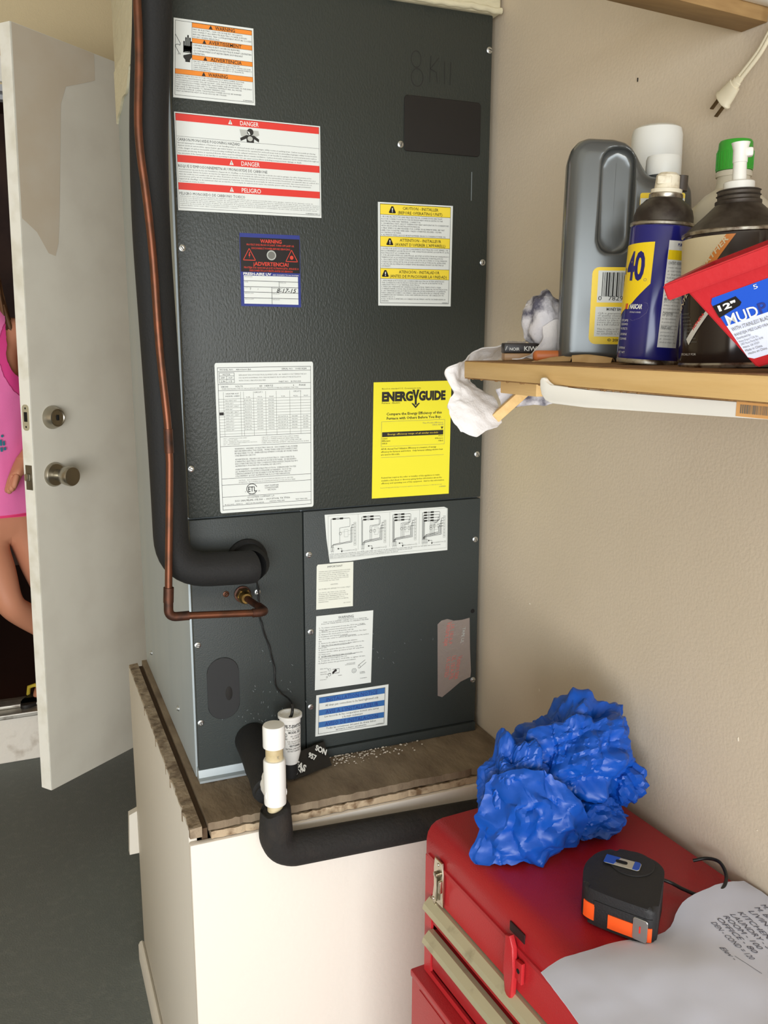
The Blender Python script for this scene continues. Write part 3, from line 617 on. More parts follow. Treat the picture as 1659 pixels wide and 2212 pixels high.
p.para('k', ['HEAT PUMP/AIR', 'CONDITIONER', 'SECTION'], .47, .62, .822, .866, .7, align='c')
p.text('k', 'GOODMAN COMPANY, L.P.', .285, .575, .908, .012); p.text('k', '5151 SAN FELIPE, STE 500  -  HOUSTON, TX 77056', .155, .74, .928, .012, .006)
p.text('k', 'B1521402 - AN012     REV:02 M1026450A', .05, .46, .947, .008); p.text('k', 'DESIGN PSIG 450', .52, .68, .944, .008); p.text('k', 'TEST PSIG 450', .80, .93, .942, .008)
p.done(SUB, o)

# --- yellow and white caution label
o, p = sticker('caution_label', 'yellow and white installer caution label', [(.3282, .9549), (.4641, .9556), (.4632, .7913), (.3294, .7912)], LABELW)
f0 = p.fn; f1 = up(f0)
p.frame('k', .026, .014, .970, .975, .004, .0035)
bands = ((.016, .118, 'CAUTION - INSTALLER', '(BEFORE OPERATING UNIT)', .32, .80, .26, .855, .185), (.323, .424, 'ATTENTION - INSTALLEUR', "(AVANT D'OPERER L'APPARELL)", .285, .845, .22, .905, .152), (.632, .735, 'ATENCI\u00d3N - INSTALADOR', '(ANTES DE FUNCIONAR LA UNIDAD)', .275, .83, .155, .935, .093))
for t0, t1, a, bb, a0, a1, b0, b1, tr in bands:
    p.fn = f0; p.rect('y', .030, t0, .966, t1); p.rect('k', .030, t0, .966, t0+.003); p.rect('k', .030, t1-.003, .966, t1); p.fn = f1
    p.text('k', a, a0, a1, t0+.047, .030, .004); p.text('k', bb, b0, b1, t0+.090, .030, .004)
    c = tr; p.quad('B', [(c-.012, t0+.020), (c+.012, t0+.020), (c+.046, t0+.078), (c+.038, t0+.085), (c-.038, t0+.085), (c-.046, t0+.078)])
    p.fn = up(f1); p.rect('w', c-.006, t0+.036, c+.006, t0+.062); p.rect('w', c-.006, t0+.068, c+.006, t0+.076); p.fn = f0
p.para('k', ['1. BE SURE ALL FACTORY AND FIELD ELECTRICAL CONNECTIONS ARE TIGHT.', '   A LOOSE CONNECTION PRODUCES EXCESSIVE HEAT WHICH DESTROYS THE', '   ELECTRICAL WIRE AND TERMINAL CONNECTOR.', '2. ON HEATING UNITS, ADJUST THERMOSTAT HEAT ANTICIPATOR TO CORRESPOND', '   WITH VALUE LISTED IN INSTALLATION MANUAL.', '3. FIELD WIRE LUGS ARE DESIGNED FOR COPPER OR ALUMINUM WIRE. SEE UNIT', '   LABEL FOR SUGGESTED WIRE SIZES. UNLESS OTHERWISE SPECIFIED, USE MIN.', '   60 C RATING FOR WIRES.', '4. ALUMINUM WIRES SHOULD BE RETIGHTENED PRIOR TO TURNING POWER ON.'], .04, .95, .124, .320, .66)
p.para('k', ["1. SOYEZ SUR QUE TOUS LES RACCORDEMENTS ELECTRIQUES SONT SERRES. UN", "   RACCORDEMENT LACHE PRODUIT UNE CHALEUR EXCESSIVE QUI DETRUIT LE FIL", '   ELECTRIQUE ET LE CONNECTEUR.', '2. SUR LES DISPOSITIFS DE CHAUFFAGE, AJUSTEZ LE DETECTEUR DE CHALEUR DU', "   THERMOSTAT A LA VALEUR DONNEE DANS LE MANUEL D'INSTALLATION.", "3. CROCHETS DE FIL SONT CONCUS POUR LE FIL DE CUIVRE OU D'ALUMINIUM.", "   CONSULTEZ L'ETIQUETTE SUR LE DISPOSITIF POUR LE TYPE DE FIL APPROPRIE.", '4. LES FILS EN ALUMINIUM DOIVENT ETRE RESSERRES AVANT DE METTRE LE', '   COURANT.'], .04, .96, .430, .622, .66)
p.para('k', ['1. ASEGURESE QUE TODAS LAS CONEXIONES ELECTRICAS ESTEN APRETADAS.', '   UNA CONEXION SUELTA PRODUCE EXCESO DE CALOR QUE DESTRUYE EL', '   CABLE ELECTRICO Y LA TERMINAL ELECTRICA.', '2. PARA LAS UNIDADES DE CALEFACCION AJUSTE EL TERMOSTATO PARA', '   CORRESPONDER CON EL VALOR ENUMERADO EN EL MANUAL DE INSTALACION.', '3. LAS TERMINALES DE LA PUERTA DE ENERGIA ESTAN DISENADAS SOLAMENTE', '   PARA CABLE DE COBRE O ALUMINIO. VEA LA ETIQUETA EN LA UNIDAD PARA', '   SUGERENCIAS DE TAMANO. SI NO HAY ESPECIFICACION, USE CABLES DE UN', '   MINIMO DE 60 C.', '4. NO VUELVA A APRETAR LOS CABLES DE ALUMINIO ANTES DE ENERGIZAR LA', '   UNIDAD.'], .04, .95, .742, .962, .66)
p.text('k', '0140M00036', .875, .955, .970, .010)
p.done(SUB, o)

# --- yellow energy guide
o, p = sticker('energy_label', 'bright yellow energy rating sheet', [(.3213, .6650), (.4676, .6654), (.4663, .4650), (.3182, .4661)], EGY)
p.text('k', 'Based on standard U.S. Government tests', .105, .60, .062, .013)
def big(st, a, z): p.text('k', st, a, z, .160, .076, .06)
big('ENERG', .105, .50); big('GUIDE', .575, .925)
p.quad('k', [(.490, .070), (.520, .070), (.536, .118), (.552, .070), (.582, .070), (.549, .150), (.549, .20), (.523, .20), (.523, .150)])
p.quad('k', [(.480, .186), (.505, .186), (.536, .212), (.567, .186), (.592, .186), (.536, .230)])
p.text('k', 'Furnace - Electric', .105, .335, .184, .013, .01)
p.text('k', 'Compare the Energy Efficiency of this', .165, .88, .283, .023, .022); p.text('k', 'Furnace with Others Before You Buy.', .17, .875, .320, .023, .022)
p.frame('g', .105, .335, .925, .552, .003, .002)
p.text('g', 'This Models Efficiency', .63, .90, .366, .012); p.text('g', '100.0 AFUE', .76, .905, .385, .012)
p.tri('k', .888, .420, .398, .018); p.rect('k', .115, .427, .905, .468)
f0 = p.fn; p.fn = up(f0); p.text('y', 'Energy efficiency range of all similar models', .185, .835, .453, .015); p.fn = f0
p.text('k', 'Most', .845, .905, .482, .011); p.text('k', 'Least', .115, .185, .487, .012, .01); p.text('k', 'Efficient', .115, .22, .508, .012, .01); p.text('k', '100.0', .115, .18, .530, .012, .01); p.text('k', 'Efficient', .80, .905, .504, .012); p.text('k', '100.0', .845, .905, .526, .012, .01)
p.para('k', ['AFUE, Annual Fuel Utilization Efficiency is a measure of energy', 'efficiency for furnaces and boilers.  Only furnaces utilizing electric heat', 'are used in this scale.'], .105, .905, .560, .632, .6, .008)
p.rect('g', .105, .645, .92, .647)
p.para('k', ['Federal law requires the seller or installer of this appliance to make', 'available a fact sheet or directory giving further information about the', 'efficiency and operating cost of this equipment.  Ask for this information.'], .115, .935, .810, .884, .55, .004)
p.text('g', 'Source: Energy guide labeling of consumer appliance manufacturers directory 16 CFR 305 2-01-95', .105, .90, .915, .008); p.text('g', '0140M00040', .87, .955, .935, .010)
p.done(SUB, o)

# --- paper wiring diagram with four circuits
o, p = sticker('wiring_diagram', 'long white wiring diagram sheet, its lower left corner lifting', [(.2320, .4441), (.4659, .4414), (.4657, .3610), (.2320, .3614)], LABELW, poly=[(0, 0), (.965, 0), (.995, .04), (1, 1), (.45, 1.0), (.2, 1.03), (.036, 1.02), (.012, .5)])
A = .34
p.frame('g', .025, .03, .99, .945, .0012, .0035)
for s in (.258, .512, .757): p.rect('g', s, .03, s+.0012, .80)
for i, (s0, n) in enumerate(((.03, 1), (.27, 2), (.52, 3), (.765, 4))):
    L = lambda pts, c='k', wd=.0028: p.path(c, [(s0+x, y) for x, y in pts], wd, A)
    for q in range(n):
        t = .10+q*.062; L([(.018+.006*q, .70), (.018+.006*q, t+.01), (.02+.006*q, t), (.16-.0*q, t)]); p.rect('k', s0+.03, t-.018, s0+.056, t+.018); p.rect('k', s0+.085, t-.018, s0+.112, t+.018); p.frame('k', s0+.062, t-.02, s0+.08, t+.02, .0015, .005)
    for q in range(n): L([(.16, .10+q*.062), (.165-.008*q, .11+q*.062), (.165-.008*q, .28+.02*q), (.085+.012*q, .30+.02*q), (.085+.012*q, .62)], 'k', .002)
    p.frame('g', s0+.195, .20, s0+.213, .70, .0015, .004)
    for q in range(7): p.rect('g', s0+.195, .20+.07*q, s0+.213, .203+.07*q); p.ring('g', s0+.204, .235+.07*q, .005, .016, .35, 8)
    for q in range(2+n//2): L([(.195, .25+.06*q), (.18-.008*q, .25+.06*q), (.18-.008*q, .62-.02*q), (.025+.008*q, .66-.02*q), (.025+.008*q, .70)], 'k', .0028)
    for q in range(max(2, n)): p.frame('k', s0+.015+.0125*q, .70, s0+.0255+.0125*q, .79, .0015, .005); L([(.020+.0125*q, .79), (.020+.0125*q, .84)], 'g', .0015)
    for q in range(n): p.ring('g', s0+.09+.03*(q % 3), .42+.05*(q // 3), .011, .034, .2, 10)
    L([(.12, .34), (.15, .34), (.15, .50), (.12, .50), (.12, .34)], 'g', .0012); L([(.085, .40), (.195, .36)], 'g', .001); L([(.15, .46), (.195, .43)], 'g', .001)
    p.path('k', [(s0+.078, .74), (s0+.10, .74), (s0+.10, .80)], .0024, A); p.tri('k', s0+.10, .83, .79, .008); p.rect('k', s0+.068, .725, s0+.078, .755)
    p.text('g', ['ONE (1)', 'TWO (2)', 'THREE (3)', 'FOUR (4)'][i]+' ELEMENT ROWS', s0+.10, s0+.20, .805, .022); p.frame('g', s0+.205, .775, s0+.218, .81, .0012, .004)
p.para('k', ['NOTE: WHEN INSTALLING HEATER KIT, ENSURE BLOWER SPEED TAP IS SET AT OR ABOVE MINIMUM BLOWER SPEED PER MBS DATA ON THE SERIES AND RATING PLATE.', '          MARK AN X IN THE BOX TO INDICATE WHICH ELEMENT ROWS AND WIRING IS APPLICABLE WITH HEATER KIT INSTALLED.', '          MARK ACCORDINGLY WITH NUMBER OF ELEMENT ROWS FOR FUTURE REFERENCE AND OR SERVICE.'], .035, .94, .835, .935, .55)
p.done(SUB, o)

# --- small cream 'important' slip
o, p = sticker('notice_slip', 'small cream notice slip headed important', [(.2169, .3580), (.2837, .3571), (.2825, .2767), (.2151, .2780)], LABELC, poly=[(.03, 0), (1, 0), (1, 1), (0, 1), (0, .04)])
p.text('k', 'IMPORTANT', .29, .70, .085, .042)
p.para('g', ['WHEN ANY MATCHING OUTDOOR AND', 'INDOOR UNITS, THE METERING PISTON', 'FLOWRATOR MUST BE CHANGED TO', 'MATCH THE OUTDOOR UNIT SIZE. SEE', 'PISTON CHART IN THE INSTRUCTIONS', 'CONTAINED IN THIS UNIT.'], .06, .92, .14, .39, .55)
p.text('g', 'CAUTION:', .38, .58, .475, .028); p.text('g', 'NOTE BELOW APPLIES TO COILS ONLY:', .06, .93, .565, .028)
p.para('g', ['DO NOT USE THIS COIL ON OIL', 'FURNACES OR IN APPLICATIONS', 'WHERE THE TEMPERATURE OF THE', 'DRAIN PAN MAY EXCEED 300 F.', 'WITHOUT CHANGING TO A METAL', 'DRAIN PAN.'], .06, .88, .61, .86, .55); p.text('g', '20-1123-02', .74, .93, .91, .02)
p.done(SUB, o)

# --- white coil pressure warning with drawings
o, p = sticker('coil_warning_label', 'white coil pressure warning sheet with small line drawings', [(.2150, .2663), (.3211, .2644), (.3168, .1289), (.2108, .1307)], LABELW)
p.text('k', 'WARNING', .38, .65, .062, .033); p.rect('k', .37, .071, .66, .074)
p.para('k', ['THIS COIL IS SHIPPED UNDER 150 P.S.I.G. PRESSURE', 'FOLLOW THESE INSTRUCTIONS TO PREVENT INJURIES'], .09, .92, .080, .125, .6, align='c')
ins = ['1)  To release coil pressure loosen the 13/16 nut 1 TURN', '      ONLY. No pressure loss indicates possible leak.', '2)  Remove the nut and discard the seal cap.', '3)  Remove the check piston to verify it is correct. See chart', '      in Installation and Operation manual.', '4)  Use a tube cutter to remove the spin closure on the suction', '      line.', '5)  Remove the tailpiece clamped to the exterior.', '6)  Slide the 13/16 nut into position. Braze tailpiece to the', '      liquid tube.', '7)  Insert the suction line into the connection, slide the', '      insulation and the rubber grommet at least 18" away from', '      the braze joint.', '8)  AFTER THE TAILPIECE HAS COOLED, position the', '      Teflon seal and hand tighten the nut.', '9)  Torque the 13/16 nut to 10-25 ft/lbs, or tighten 1/6 turn.', '10) Replace suction line grommet and insulation.']
p.para('k', ins, .05, .93, .150, .655, .56)
for a, bb, t in ((.72, .87, .178), (.10, .20, .207), (.42, .70, .300), (.10, .60, .415), (.10, .70, .560)): p.rect('k', a, t, bb, t+.004)
K = .78
p.ring('k', .25, .745, .024, .018, .14); p.path('k', [(.30, .745), (.42, .745), (.42, .80), (.30, .80)], .004, K); p.disc('k', .355, .765, .022, .018); p.quad('B', [(.295, .785), (.335, .755), (.345, .785), (.305, .815)]); p.ring('k', .25, .81, .026, .022, .2)
p.ring('k', .205, .84, .014, .012, .3)
for t, wd in ((.725, 'SEAL NUT'), (.772, 'CHECK PISTON'), (.80, 'TEFLON SEAL'), (.875, '13/16 NUT')): p.text('k', wd, .085, .20, t, .011)
p.path('k', [(.20, .72), (.235, .74)], .003, K); p.path('k', [(.20, .80), (.28, .80)], .003, K); p.text('k', 'TAILPIECE', .40, .47, .845, .011)
p.ring('k', .685, .80, .042, .032, .12); p.ring('k', .685, .80, .020, .016, .2); p.path('k', [(.76, .735), (.88, .67)], .004, K); p.path('k', [(.78, .775), (.90, .705)], .004, K); p.ring('k', .775, .755, .022, .022, .16)
p.text('k', 'SUCTION LINE', .55, .70, .695, .011); p.text('k', 'WITH INSULATION', .52, .70, .712, .011); p.text('k', 'RUBBER', .79, .88, .838, .011); p.text('k', 'GROMMET', .79, .89, .855, .011); p.text('k', '0140M00034', .80, .92, .925, .011)
p.done(SUB, o)

# --- blue and white installation notice
o, p = sticker('installation_notice', 'blue and white banded installation notice', [(.2132, .1207), (.3512, .1200), (.3489, .0408), (.2106, .0431)], LABELW)
f0 = p.fn; f1 = up(f0); p.frame('k', .035, .06, .955, .95, .005, .007)
for t0, t1, wd, a, z in ((.068, .205, 'INSTALLATION NOTICE', .135, .845), (.365, .50, "AVIS A L'INSTALLATEUR", .13, .86), (.66, .795, 'AVISO DE INSTALACION', .125, .86)):
    p.fn = f0; p.rect('b', .042, t0, .948, t1); p.fn = f1; p.text('n', wd, a, z, t1-.022, .095)
p.fn = f0
p.text('k', 'All drain pan connections to be hand tightened only', .125, .86, .30, .055); p.text('k', 'Les raccords du bac recuperation doivent etre serres', .12, .87, .565, .050); p.text('k', 'a la main seulement', .36, .645, .635, .050)
p.text('k', 'Todas las conexiones del panel de drena deben', .145, .835, .86, .048); p.text('k', 'apretarse a mano unicamente', .275, .70, .92, .048); p.text('k', '0140M00035', .84, .94, .94, .022)
p.done(SUB, o)

# --- scrap of printed silver foil tape
o, p = sticker('foil_tape', 'torn piece of printed silver foil tape', [(.4485, .2277), (.5147, .2250), (.5200, .0930), (.4500, .0781)], FOIL, poly=[(0, .04), (.12, -.005), (.3, -.02), (.5, .01), (.75, .01), (1, -.01), (1, .45), (1.02, .80), (1, .88), (.7, .90), (.4, .97), (.15, 1.02), (.02, .98)])
for s, t, wd, hh in ((.30, .02, 'Venture tape', .030), (.42, .06, 'UL 181A-P', .022), (.62, .52, 'Venture tape', .030), (.45, .50, 'UL 181A-P/B', .026), (.30, .50, 'UL LISTED', .022), (.78, .12, 'TAPE UL', .018)):
    V, F, a, z = glyphs(wd, .01); bb = p.bm('F' if s < .7 else 'l'); vs = []
    for x, y in V: vs.append(bb.verts.new(p.fn(s + y/CAP*hh*5.2 - (x-a)*.010*2, t + (x-a)*.060)))
    for q in F:
        try: bb.faces.new([vs[i] for i in q])
        except ValueError: pass
p.done(SUB, o)

# --- pencilled mark and chalk scratches on the panels
p = Print(lambda s, t: Vector((s, -.0004, t)))
PM = {'p': mat('pencil_mark', (27, 28, 26), .5), 's': mat('scuff_mark', (124, 132, 134), .7)}
p.ring('p', .394, 1.176, .009, .013, .10, 18); p.ring('p', .396, 1.149, .011, .014, .10, 18); p.path('p', [(.420, 1.184), (.418, 1.144)], .0012); p.path('p', [(.434, 1.182), (.419, 1.164), (.430, 1.160), (.432, 1.144)], .0012); p.path('p', [(.444, 1.178), (.445, 1.144)], .0012); p.path('p', [(.456, 1.178), (.455, 1.143)], .0012)
p.path('s', [(.4985, 1.012), (.4985, .966)], .0012)
rs = random.Random(9)
for cx, cz, nn, sx, sz in ((.130, .135, 26, .030, .045), (.118, .100, 16, .03, .012), (.365, .19, 12, .03, .02)):
    for i in range(nn):
        x = rs.gauss(cx, sx); z = rs.gauss(cz, sz)
        if .02 < x < .5 and .03 < z < .3: p.path('s', [(x, z), (x+rs.uniform(-.003, .003), z+rs.uniform(-.004, .004))], .0006)
p.done(PM, ah)

# ---------------------------------------------------------------- duct plenum on top
b = NB(); box(b, (-.002, -.006, AH+.001), (AW+.010, AD, CZL-.001), .004, 3)
pl = tag(obj('duct_plenum', b, MASTIC), 'cream mastic coated duct box above the grey air handler', 'duct')
b = NB(); tube(b, [(-.002+(AW+.012)*i/40, -.007+.002*noise.noise(Vector((i*.7, 5, 0))), AH+.006+.003*noise.noise(Vector((i*.6, 0, 0)))) for i in range(41)], [.005+.0018*noise.noise(Vector((i*.9, 9, 0))) for i in range(41)], 8); obj('mastic_bead', b, MASTIC, pl, 60)

# ---------------------------------------------------------------- refrigerant lines
b = NB(); path = fillet([(-.022, -.052, 1.70), (-.0245, -.052, 1.193), (-.0385, -.052, 1.044), (-.0425, -.052, .902), (-.0375, -.052, .692), (-.0345, -.052, .554), (-.034, -.054, .386), (.085, -.056, .381), (.1, -.05, .381)], .062, 10)
path = path[:-1] + [(.088, -.052, .381), (.096, -.040, .381), (.097, -.010, .381)]
tube(b, path, .0267, 24)
tag(obj('insulated_suction_line', b, FOAM), 'thick black foam insulated refrigerant pipe running down beside the grey unit', 'pipe')
cp = thing('copper_liquid_line', 'thin bare copper pipe in front of the black foam pipe', 'pipe', (0, 0, 0))
cpath = [(-.050, -.092, 1.70), (-.052, -.092, 1.30)] + [(x, -.092, z) for x, z in ((-.052, 1.177), (-.053, 1.106), (-.058, 1.034), (-.0575, .987), (-.052, .927), (-.047, .847), (-.044, .727), (-.038, .630), (-.037, .601))]
b = NB(); tube(b, spline(cpath, 4) + [(-.037, -.092, .56), (-.040, -.092, .50), (-.0455, -.092, .40), (-.048, -.092, .352)], .0056, 14); obj('pipe', b, COPPER, cp)
b = NB(); tube(b, fillet([(-.048, -.092, .352), (-.049, -.092, .3255), (-.018, -.092, .3245)], .022, 8), .0072, 16); obj('elbow', b, COPPERD, cp)
b = NB(); tube(b, [(-.020, -.092, .3245), (.086, -.092, .316)], .0056, 14); obj('pipe', b, COPPER, cp)
b = NB(); tube(b, fillet([(.080, -.092, .3164), (.102, -.092, .3155), (.0975, -.066, .317)], .012, 8), .0070, 16); obj('elbow', b, COPPERD, cp)
b = NB(); tube(b, [(.0975, -.068, .317), (.0870, -.026, .321)], .0056, 14); obj('pipe', b, COPPERD, cp)
b = NB(); tube(b, [(-.0372, -.092, .610), (-.037, -.092, .575)], .0068, 16); obj('coupling', b, COPPERD, cp)
b = NB(); tube(b, [(-.0468, -.092, .372), (-.0482, -.092, .349)], .0078, 16); obj('coupling', b, COPPERD, cp)

# ---------------------------------------------------------------- condensate drain
dx, dy = .0875, -.176
dr = thing('condensate_drain', 'white plastic drain pipe with cap and black foam sleeve in front of the platform', 'drain pipe', (dx, dy, 0))
b = NB(); lathe(b, [(.0170, .1285), (.0172, .130), (.0172, .161), (.0160, .1635), (0, .1645)], 32); obj('cap', b, PVC, dr)
b = NB(); lathe(b, [(.0135, .10), (.0135, .130)], 28); o = obj('riser', b, PVCT, dr)
p = Print(lambda s, t: Vector((.01365*math.sin(s), -.01365*math.cos(s), t))); p.line('k', (.05, .1035), (.05, .1075), .12, 8); p.text('g', 'PVC', .06, .30, .112, -.006); p.done(SUB, o)
b = NB(); lathe(b, [(.0150, .0325), (.0170, .0340), (.0172, .036), (.0172, .105), (.0160, .1075), (.0136, .1080)], 32); lathe(b, [(.0172, -.006), (.0172, .042)], 24, Matrix.Translation((0, 0, .052)) @ Matrix.Rotation(-PI/2, 4, 'X')); obj('tee', b, PVC, dr)
b = NB(); lathe(b, [(.0125, .0), (.0125, .034)], 28); obj('pipe_stub', b, PVCT, dr)
b = NB()
fp = fillet([(0, 0, .024), (0, 0, -.05), (.46, .002, -.070)], .046, 12); rr = [.0245+.003*min(1, max(0, -q.z*25)) for q in fp]; rr = [.0265 if q.x < .06 else .0252 for q in fp]; rr[0] = .0238
fp = [(-.0006, 0, .0265)] + fp; rr = [.0205] + rr
tube(b, fp, rr, 28)
for v in b.verts:
    if v.co.z > .015: v.co.z += .006*noise.noise(v.co*60)
    v.co += v.normal*0 + noise.noise_vector(v.co*25)*.0012
obj('foam_sleeve', b, FOAMW, dr)
b = NB(); b2 = lathe(b, [(.0275, .110), (.028, .11), (.0275, .0)], 12, Matrix.Translation((.052, .01, -.0505))) if False else None
ds = NB(); sp = [Vector(q)-Vector((dx, dy, 0)) for q in ((.096, -.0015, .060), (.0945, -.05, .056), (.0915, -.10, .0485), (.0885, -.138, .040), (.0875, -.150, .036))]
tube(ds, spline(sp, 4), [.030]*8+[.028]*6+[.0245]*3, 24)
obj('foam_stub', ds, FOAM, dr)
b.free()
# float switch standing on the insulated stub
fs = thing('float_switch', 'small white cup shaped float switch behind the capped drain pipe', 'switch', (.1500, -.050, .0))
b = NB(); lathe(b, [(.0125, .030), (.0160, .0445), (.0172, .050), (.0178, .105), (.0180, .112), (.0205, .1135), (.0205, .1185), (.0170, .1185), (.0160, .112), (0, .1105)], 36); o = obj('body', b, PVC, fs)
p = Print(lambda s, t: Vector((.0181*math.sin(s), -.0181*math.cos(s), .112-t)))
p.text('k', 'SAFE-T-SWITCH', -1.15, 1.05, .0125, .0058, .03); p.text('g', 'US Patent No. 6,442,955', -.9, .95, .0175, .003); p.text('k', 'MODEL SS2', -.45, .75, .0225, .0040, .02); p.ring('k', -.78, .0255, .20, .0038, .18); p.text('k', 'UL', -.88, -.68, .0275, .0042, .01); p.text('k', 'LISTED', -.95, -.55, .0335, .0026, .01); p.text('k', 'IND. CONT. EQ. 8N39', -.25, .95, .0285, .0026); p.text('k', '24V 5 AMP MAX', -.1, .7, .0325, .0026)
p.text('g', 'FOR USE WITH PRIMARY', -.55, .95, .038, .0024); p.text('g', 'OR AUXILIARY DRAIN', -.5, .85, .0415, .0024); p.text('k', 'RECTORSEAL', -.35, .75, .0465, .0034, .02); p.text('k', 'CAUTION: LOW VOLTAGE', -.75, .9, .0515, .0028, .01); p.text('k', 'DO NOT SUBMERGE', -.55, .75, .0555, .0026)
p.done(SUB, o)
b = NB(); tube(b, [(0, 0, .004), (0, 0, .046)], .0125, 20); obj('stem', b, FOAM, fs)
wp = [(.150, -.050, .1110), (.1535, -.050, .116), (.1560, -.047, .128), (.1560, -.030, .134), (.150, -.008, .136), (.140, -.004, .150), (.1365, -.0035, .190), (.1290, -.0035, .224), (.1180, -.0035, .262), (.1140, -.0035, .285), (.1135, -.0035, .315), (.1110, -.0040, .340), (.1060, -.006, .355)]
b = NB(); pp = spline([Vector(q)-Vector((.150, -.050, 0)) for q in wp], 6); tube(b, pp, .0013, 8)
o = obj('wire', b, WIRE, fs)
b = NB(); off = [Vector((.0012*math.cos(i*.9), -.0008, .0012*math.sin(i*.9)*.2)) for i in range(len(pp))]; tube(b, [q+d for q, d in zip(pp, off)], .0011, 8); obj('wire_strand', b, WIRE, o)
b = NB(); tube(b, spline([(0, 0, .1105), (.003, 0, .115), (.0055, .002, .125), (.0055, .006, .131)], 5), .0026, 10); obj('wire_sleeve', b, WIRE, fs)
# loose black printed foam tape on the plywood
ft = thing('foam_tape_scrap', 'crumpled black tape with white letters lying below the float switch', 'tape', (.15, -.05, 0))
QC = [Vector(q) for q in ((.000, .020, .031), (.073, .042, .034), (.078, .012, .0035), (.002, -.014, .0035))]
def tq(s, t): return QC[0].lerp(QC[1], s).lerp(QC[3].lerp(QC[2], s), t)
tn_ = (QC[1]-QC[0]).cross(QC[3]-QC[0]).normalized()
if tn_.z < 0: tn_ = -tn_
b = NB(); grid_cloth(b, [[tq(i/4, j/4)+tn_*.0012*math.sin(i*2.1+j) for i in range(5)] for j in range(5)], 3, .0010, 60, .0016)
for v in b.verts: v.co.z = max(v.co.z, .0008)
tb = obj('strip', b, mat('black_film', (26, 25, 25), .35, bump=(90, .001)), ft)
def tf(s, t): return tq(s, t) + tn_*.0034
p = Print(tf)
def slant(st, s, t, k, h, ang):
    V, F, a, z = glyphs(st, .04); bb = p.bm('w'); vs = []; asp = 2.0
    for x, y in V:
        u, v = (x-a)*k, -y/CAP*h; vs.append(bb.verts.new(tf(s+(u*math.cos(ang)-v*math.sin(ang))/asp, t+u*math.sin(ang)+v*math.cos(ang))))
    for q in F: bb.faces.new([vs[i] for i in q])
slant('SON', .70, .20, .28, .24, .70); slant('957', .47, .36, .26, .22, .70); slant('FAS', .08, .52, .34, .28, .75); slant('O VA', .02, .86, .22, .18, .0)
p.done(SUB, tb)

# ---------------------------------------------------------------- lower wall shelf
SX, SY0, SY1 = .2600, -.443, -1.08
TILT = math.atan(.0128)
def sz(y): return .7160 - .0128*(y - SY0)
shelf = thing('wall_shelf', 'pale wooden wall shelf crowded with bottles and cans', 'shelf', (SX, SY0, .7160), (-TILT, 0, 0))
obj('board', box(NB(), (0, SY1-SY0, -.0193), (WX-SX-.001, 0, 0), .0012), WOOD, shelf)
b = NB(); box(b, (.0006, SY1-SY0, 0), (WX-SX-.002, -.001, .0007)); obj('worn_top', b, WOODD, shelf, 0)
b = NB(); box(b, (.0008, SY1-SY0, -.0203), (WX-SX-.002, -.0005, -.0192)); rs = random.Random(6)
for i in range(26):
    y = -rs.uniform(.01, .34); bmesh.ops.create_icosphere(b, subdivisions=1, radius=rs.uniform(.0006, .0016), matrix=Matrix.Translation((.0015, y, -.0204)) @ Matrix.Diagonal((1, 2.2, .8, 1)))
tag(obj('rough_underside', b, WOODD, shelf, 0), kind='stuff')
b = NB(); box(b, (.048, -.085, -.0385), (.066, -.004, -.0204), .001); obj('cleat', b, WOOD, shelf)
b = NB(); M4 = Matrix.Translation((.0795, -.005, -.0395)) @ Matrix.Rotation(math.radians(-20), 4, 'Z') @ Matrix.Rotation(math.radians(-42), 4, 'Y')
box(b, (-.046, -.006, -.006), (.006, .006, .006), .001, M=M4); obj('broken_strut', b, WOOD, shelf)
# white enamelled bar hooked under the shelf edge
a0, a1 = Vector((.2535, -.632, 0)), Vector((.2950, -.881, 0)); ed = (a1-a0).normalized(); nd = Vector((ed.y, -ed.x, 0))
M4 = Matrix(((ed.x, 0, nd.x, a0.x), (ed.y, 0, nd.y, a0.y), (0, 1, 0, 0), (0, 0, 0, 1)))
bar = thing('white_bracket_bar', 'white metal bar with an upturned end hooked below the wooden shelf', 'bracket', a0)
M4.translation = (0, 0, 0)
prof = [(-.006, .7035), (-.004, .7062), (-.0005, .7065), (.002, .7045), (.004, .7010), (.010, .6985), (.060, .6978), (.45, .6990), (.45, .6865), (.26, .6868), (.060, .6812), (.012, .6815), (.003, .6840), (-.003, .6895), (-.0055, .6965)]
b = NB(); prism(b, [(x, z) for x, z in prof], -.0025, .0025, M4, .001, 2); obj('bar', b, WHITEP, bar, 50)
p = Print(lambda s, t: (M4 @ Vector((s, t, .0031))))
b = NB(); prism(b, [(.2265, .6985), (.33, .6985), (.33, .6869), (.2265, .6869)], .0024, .0028, M4); st = obj('barcode_sticker', b, mat('sticker_orange', (226, 170, 106), .5), bar, 0)
rs = random.Random(5); x = .2305
while x < .256: wd = rs.choice((.0004, .0006, .0010)); p.rect('g', x, .6895, x+wd, .6965); x += wd+rs.choice((.0005, .0008))
p.fn = lambda s, t: (M4 @ Vector((.574-s, 1.385-t, .0031))); p.text('g', '1004243753', .262, .300, .6895, -.0055); p.done(SUB, st)

def on_shelf(name, label, cat, x, y, rz=0, lean=(0, 0), group=None):
    return thing(name, label, cat, (x, y, sz(y)+.0008), (-TILT+lean[0], lean[1], rz), group)

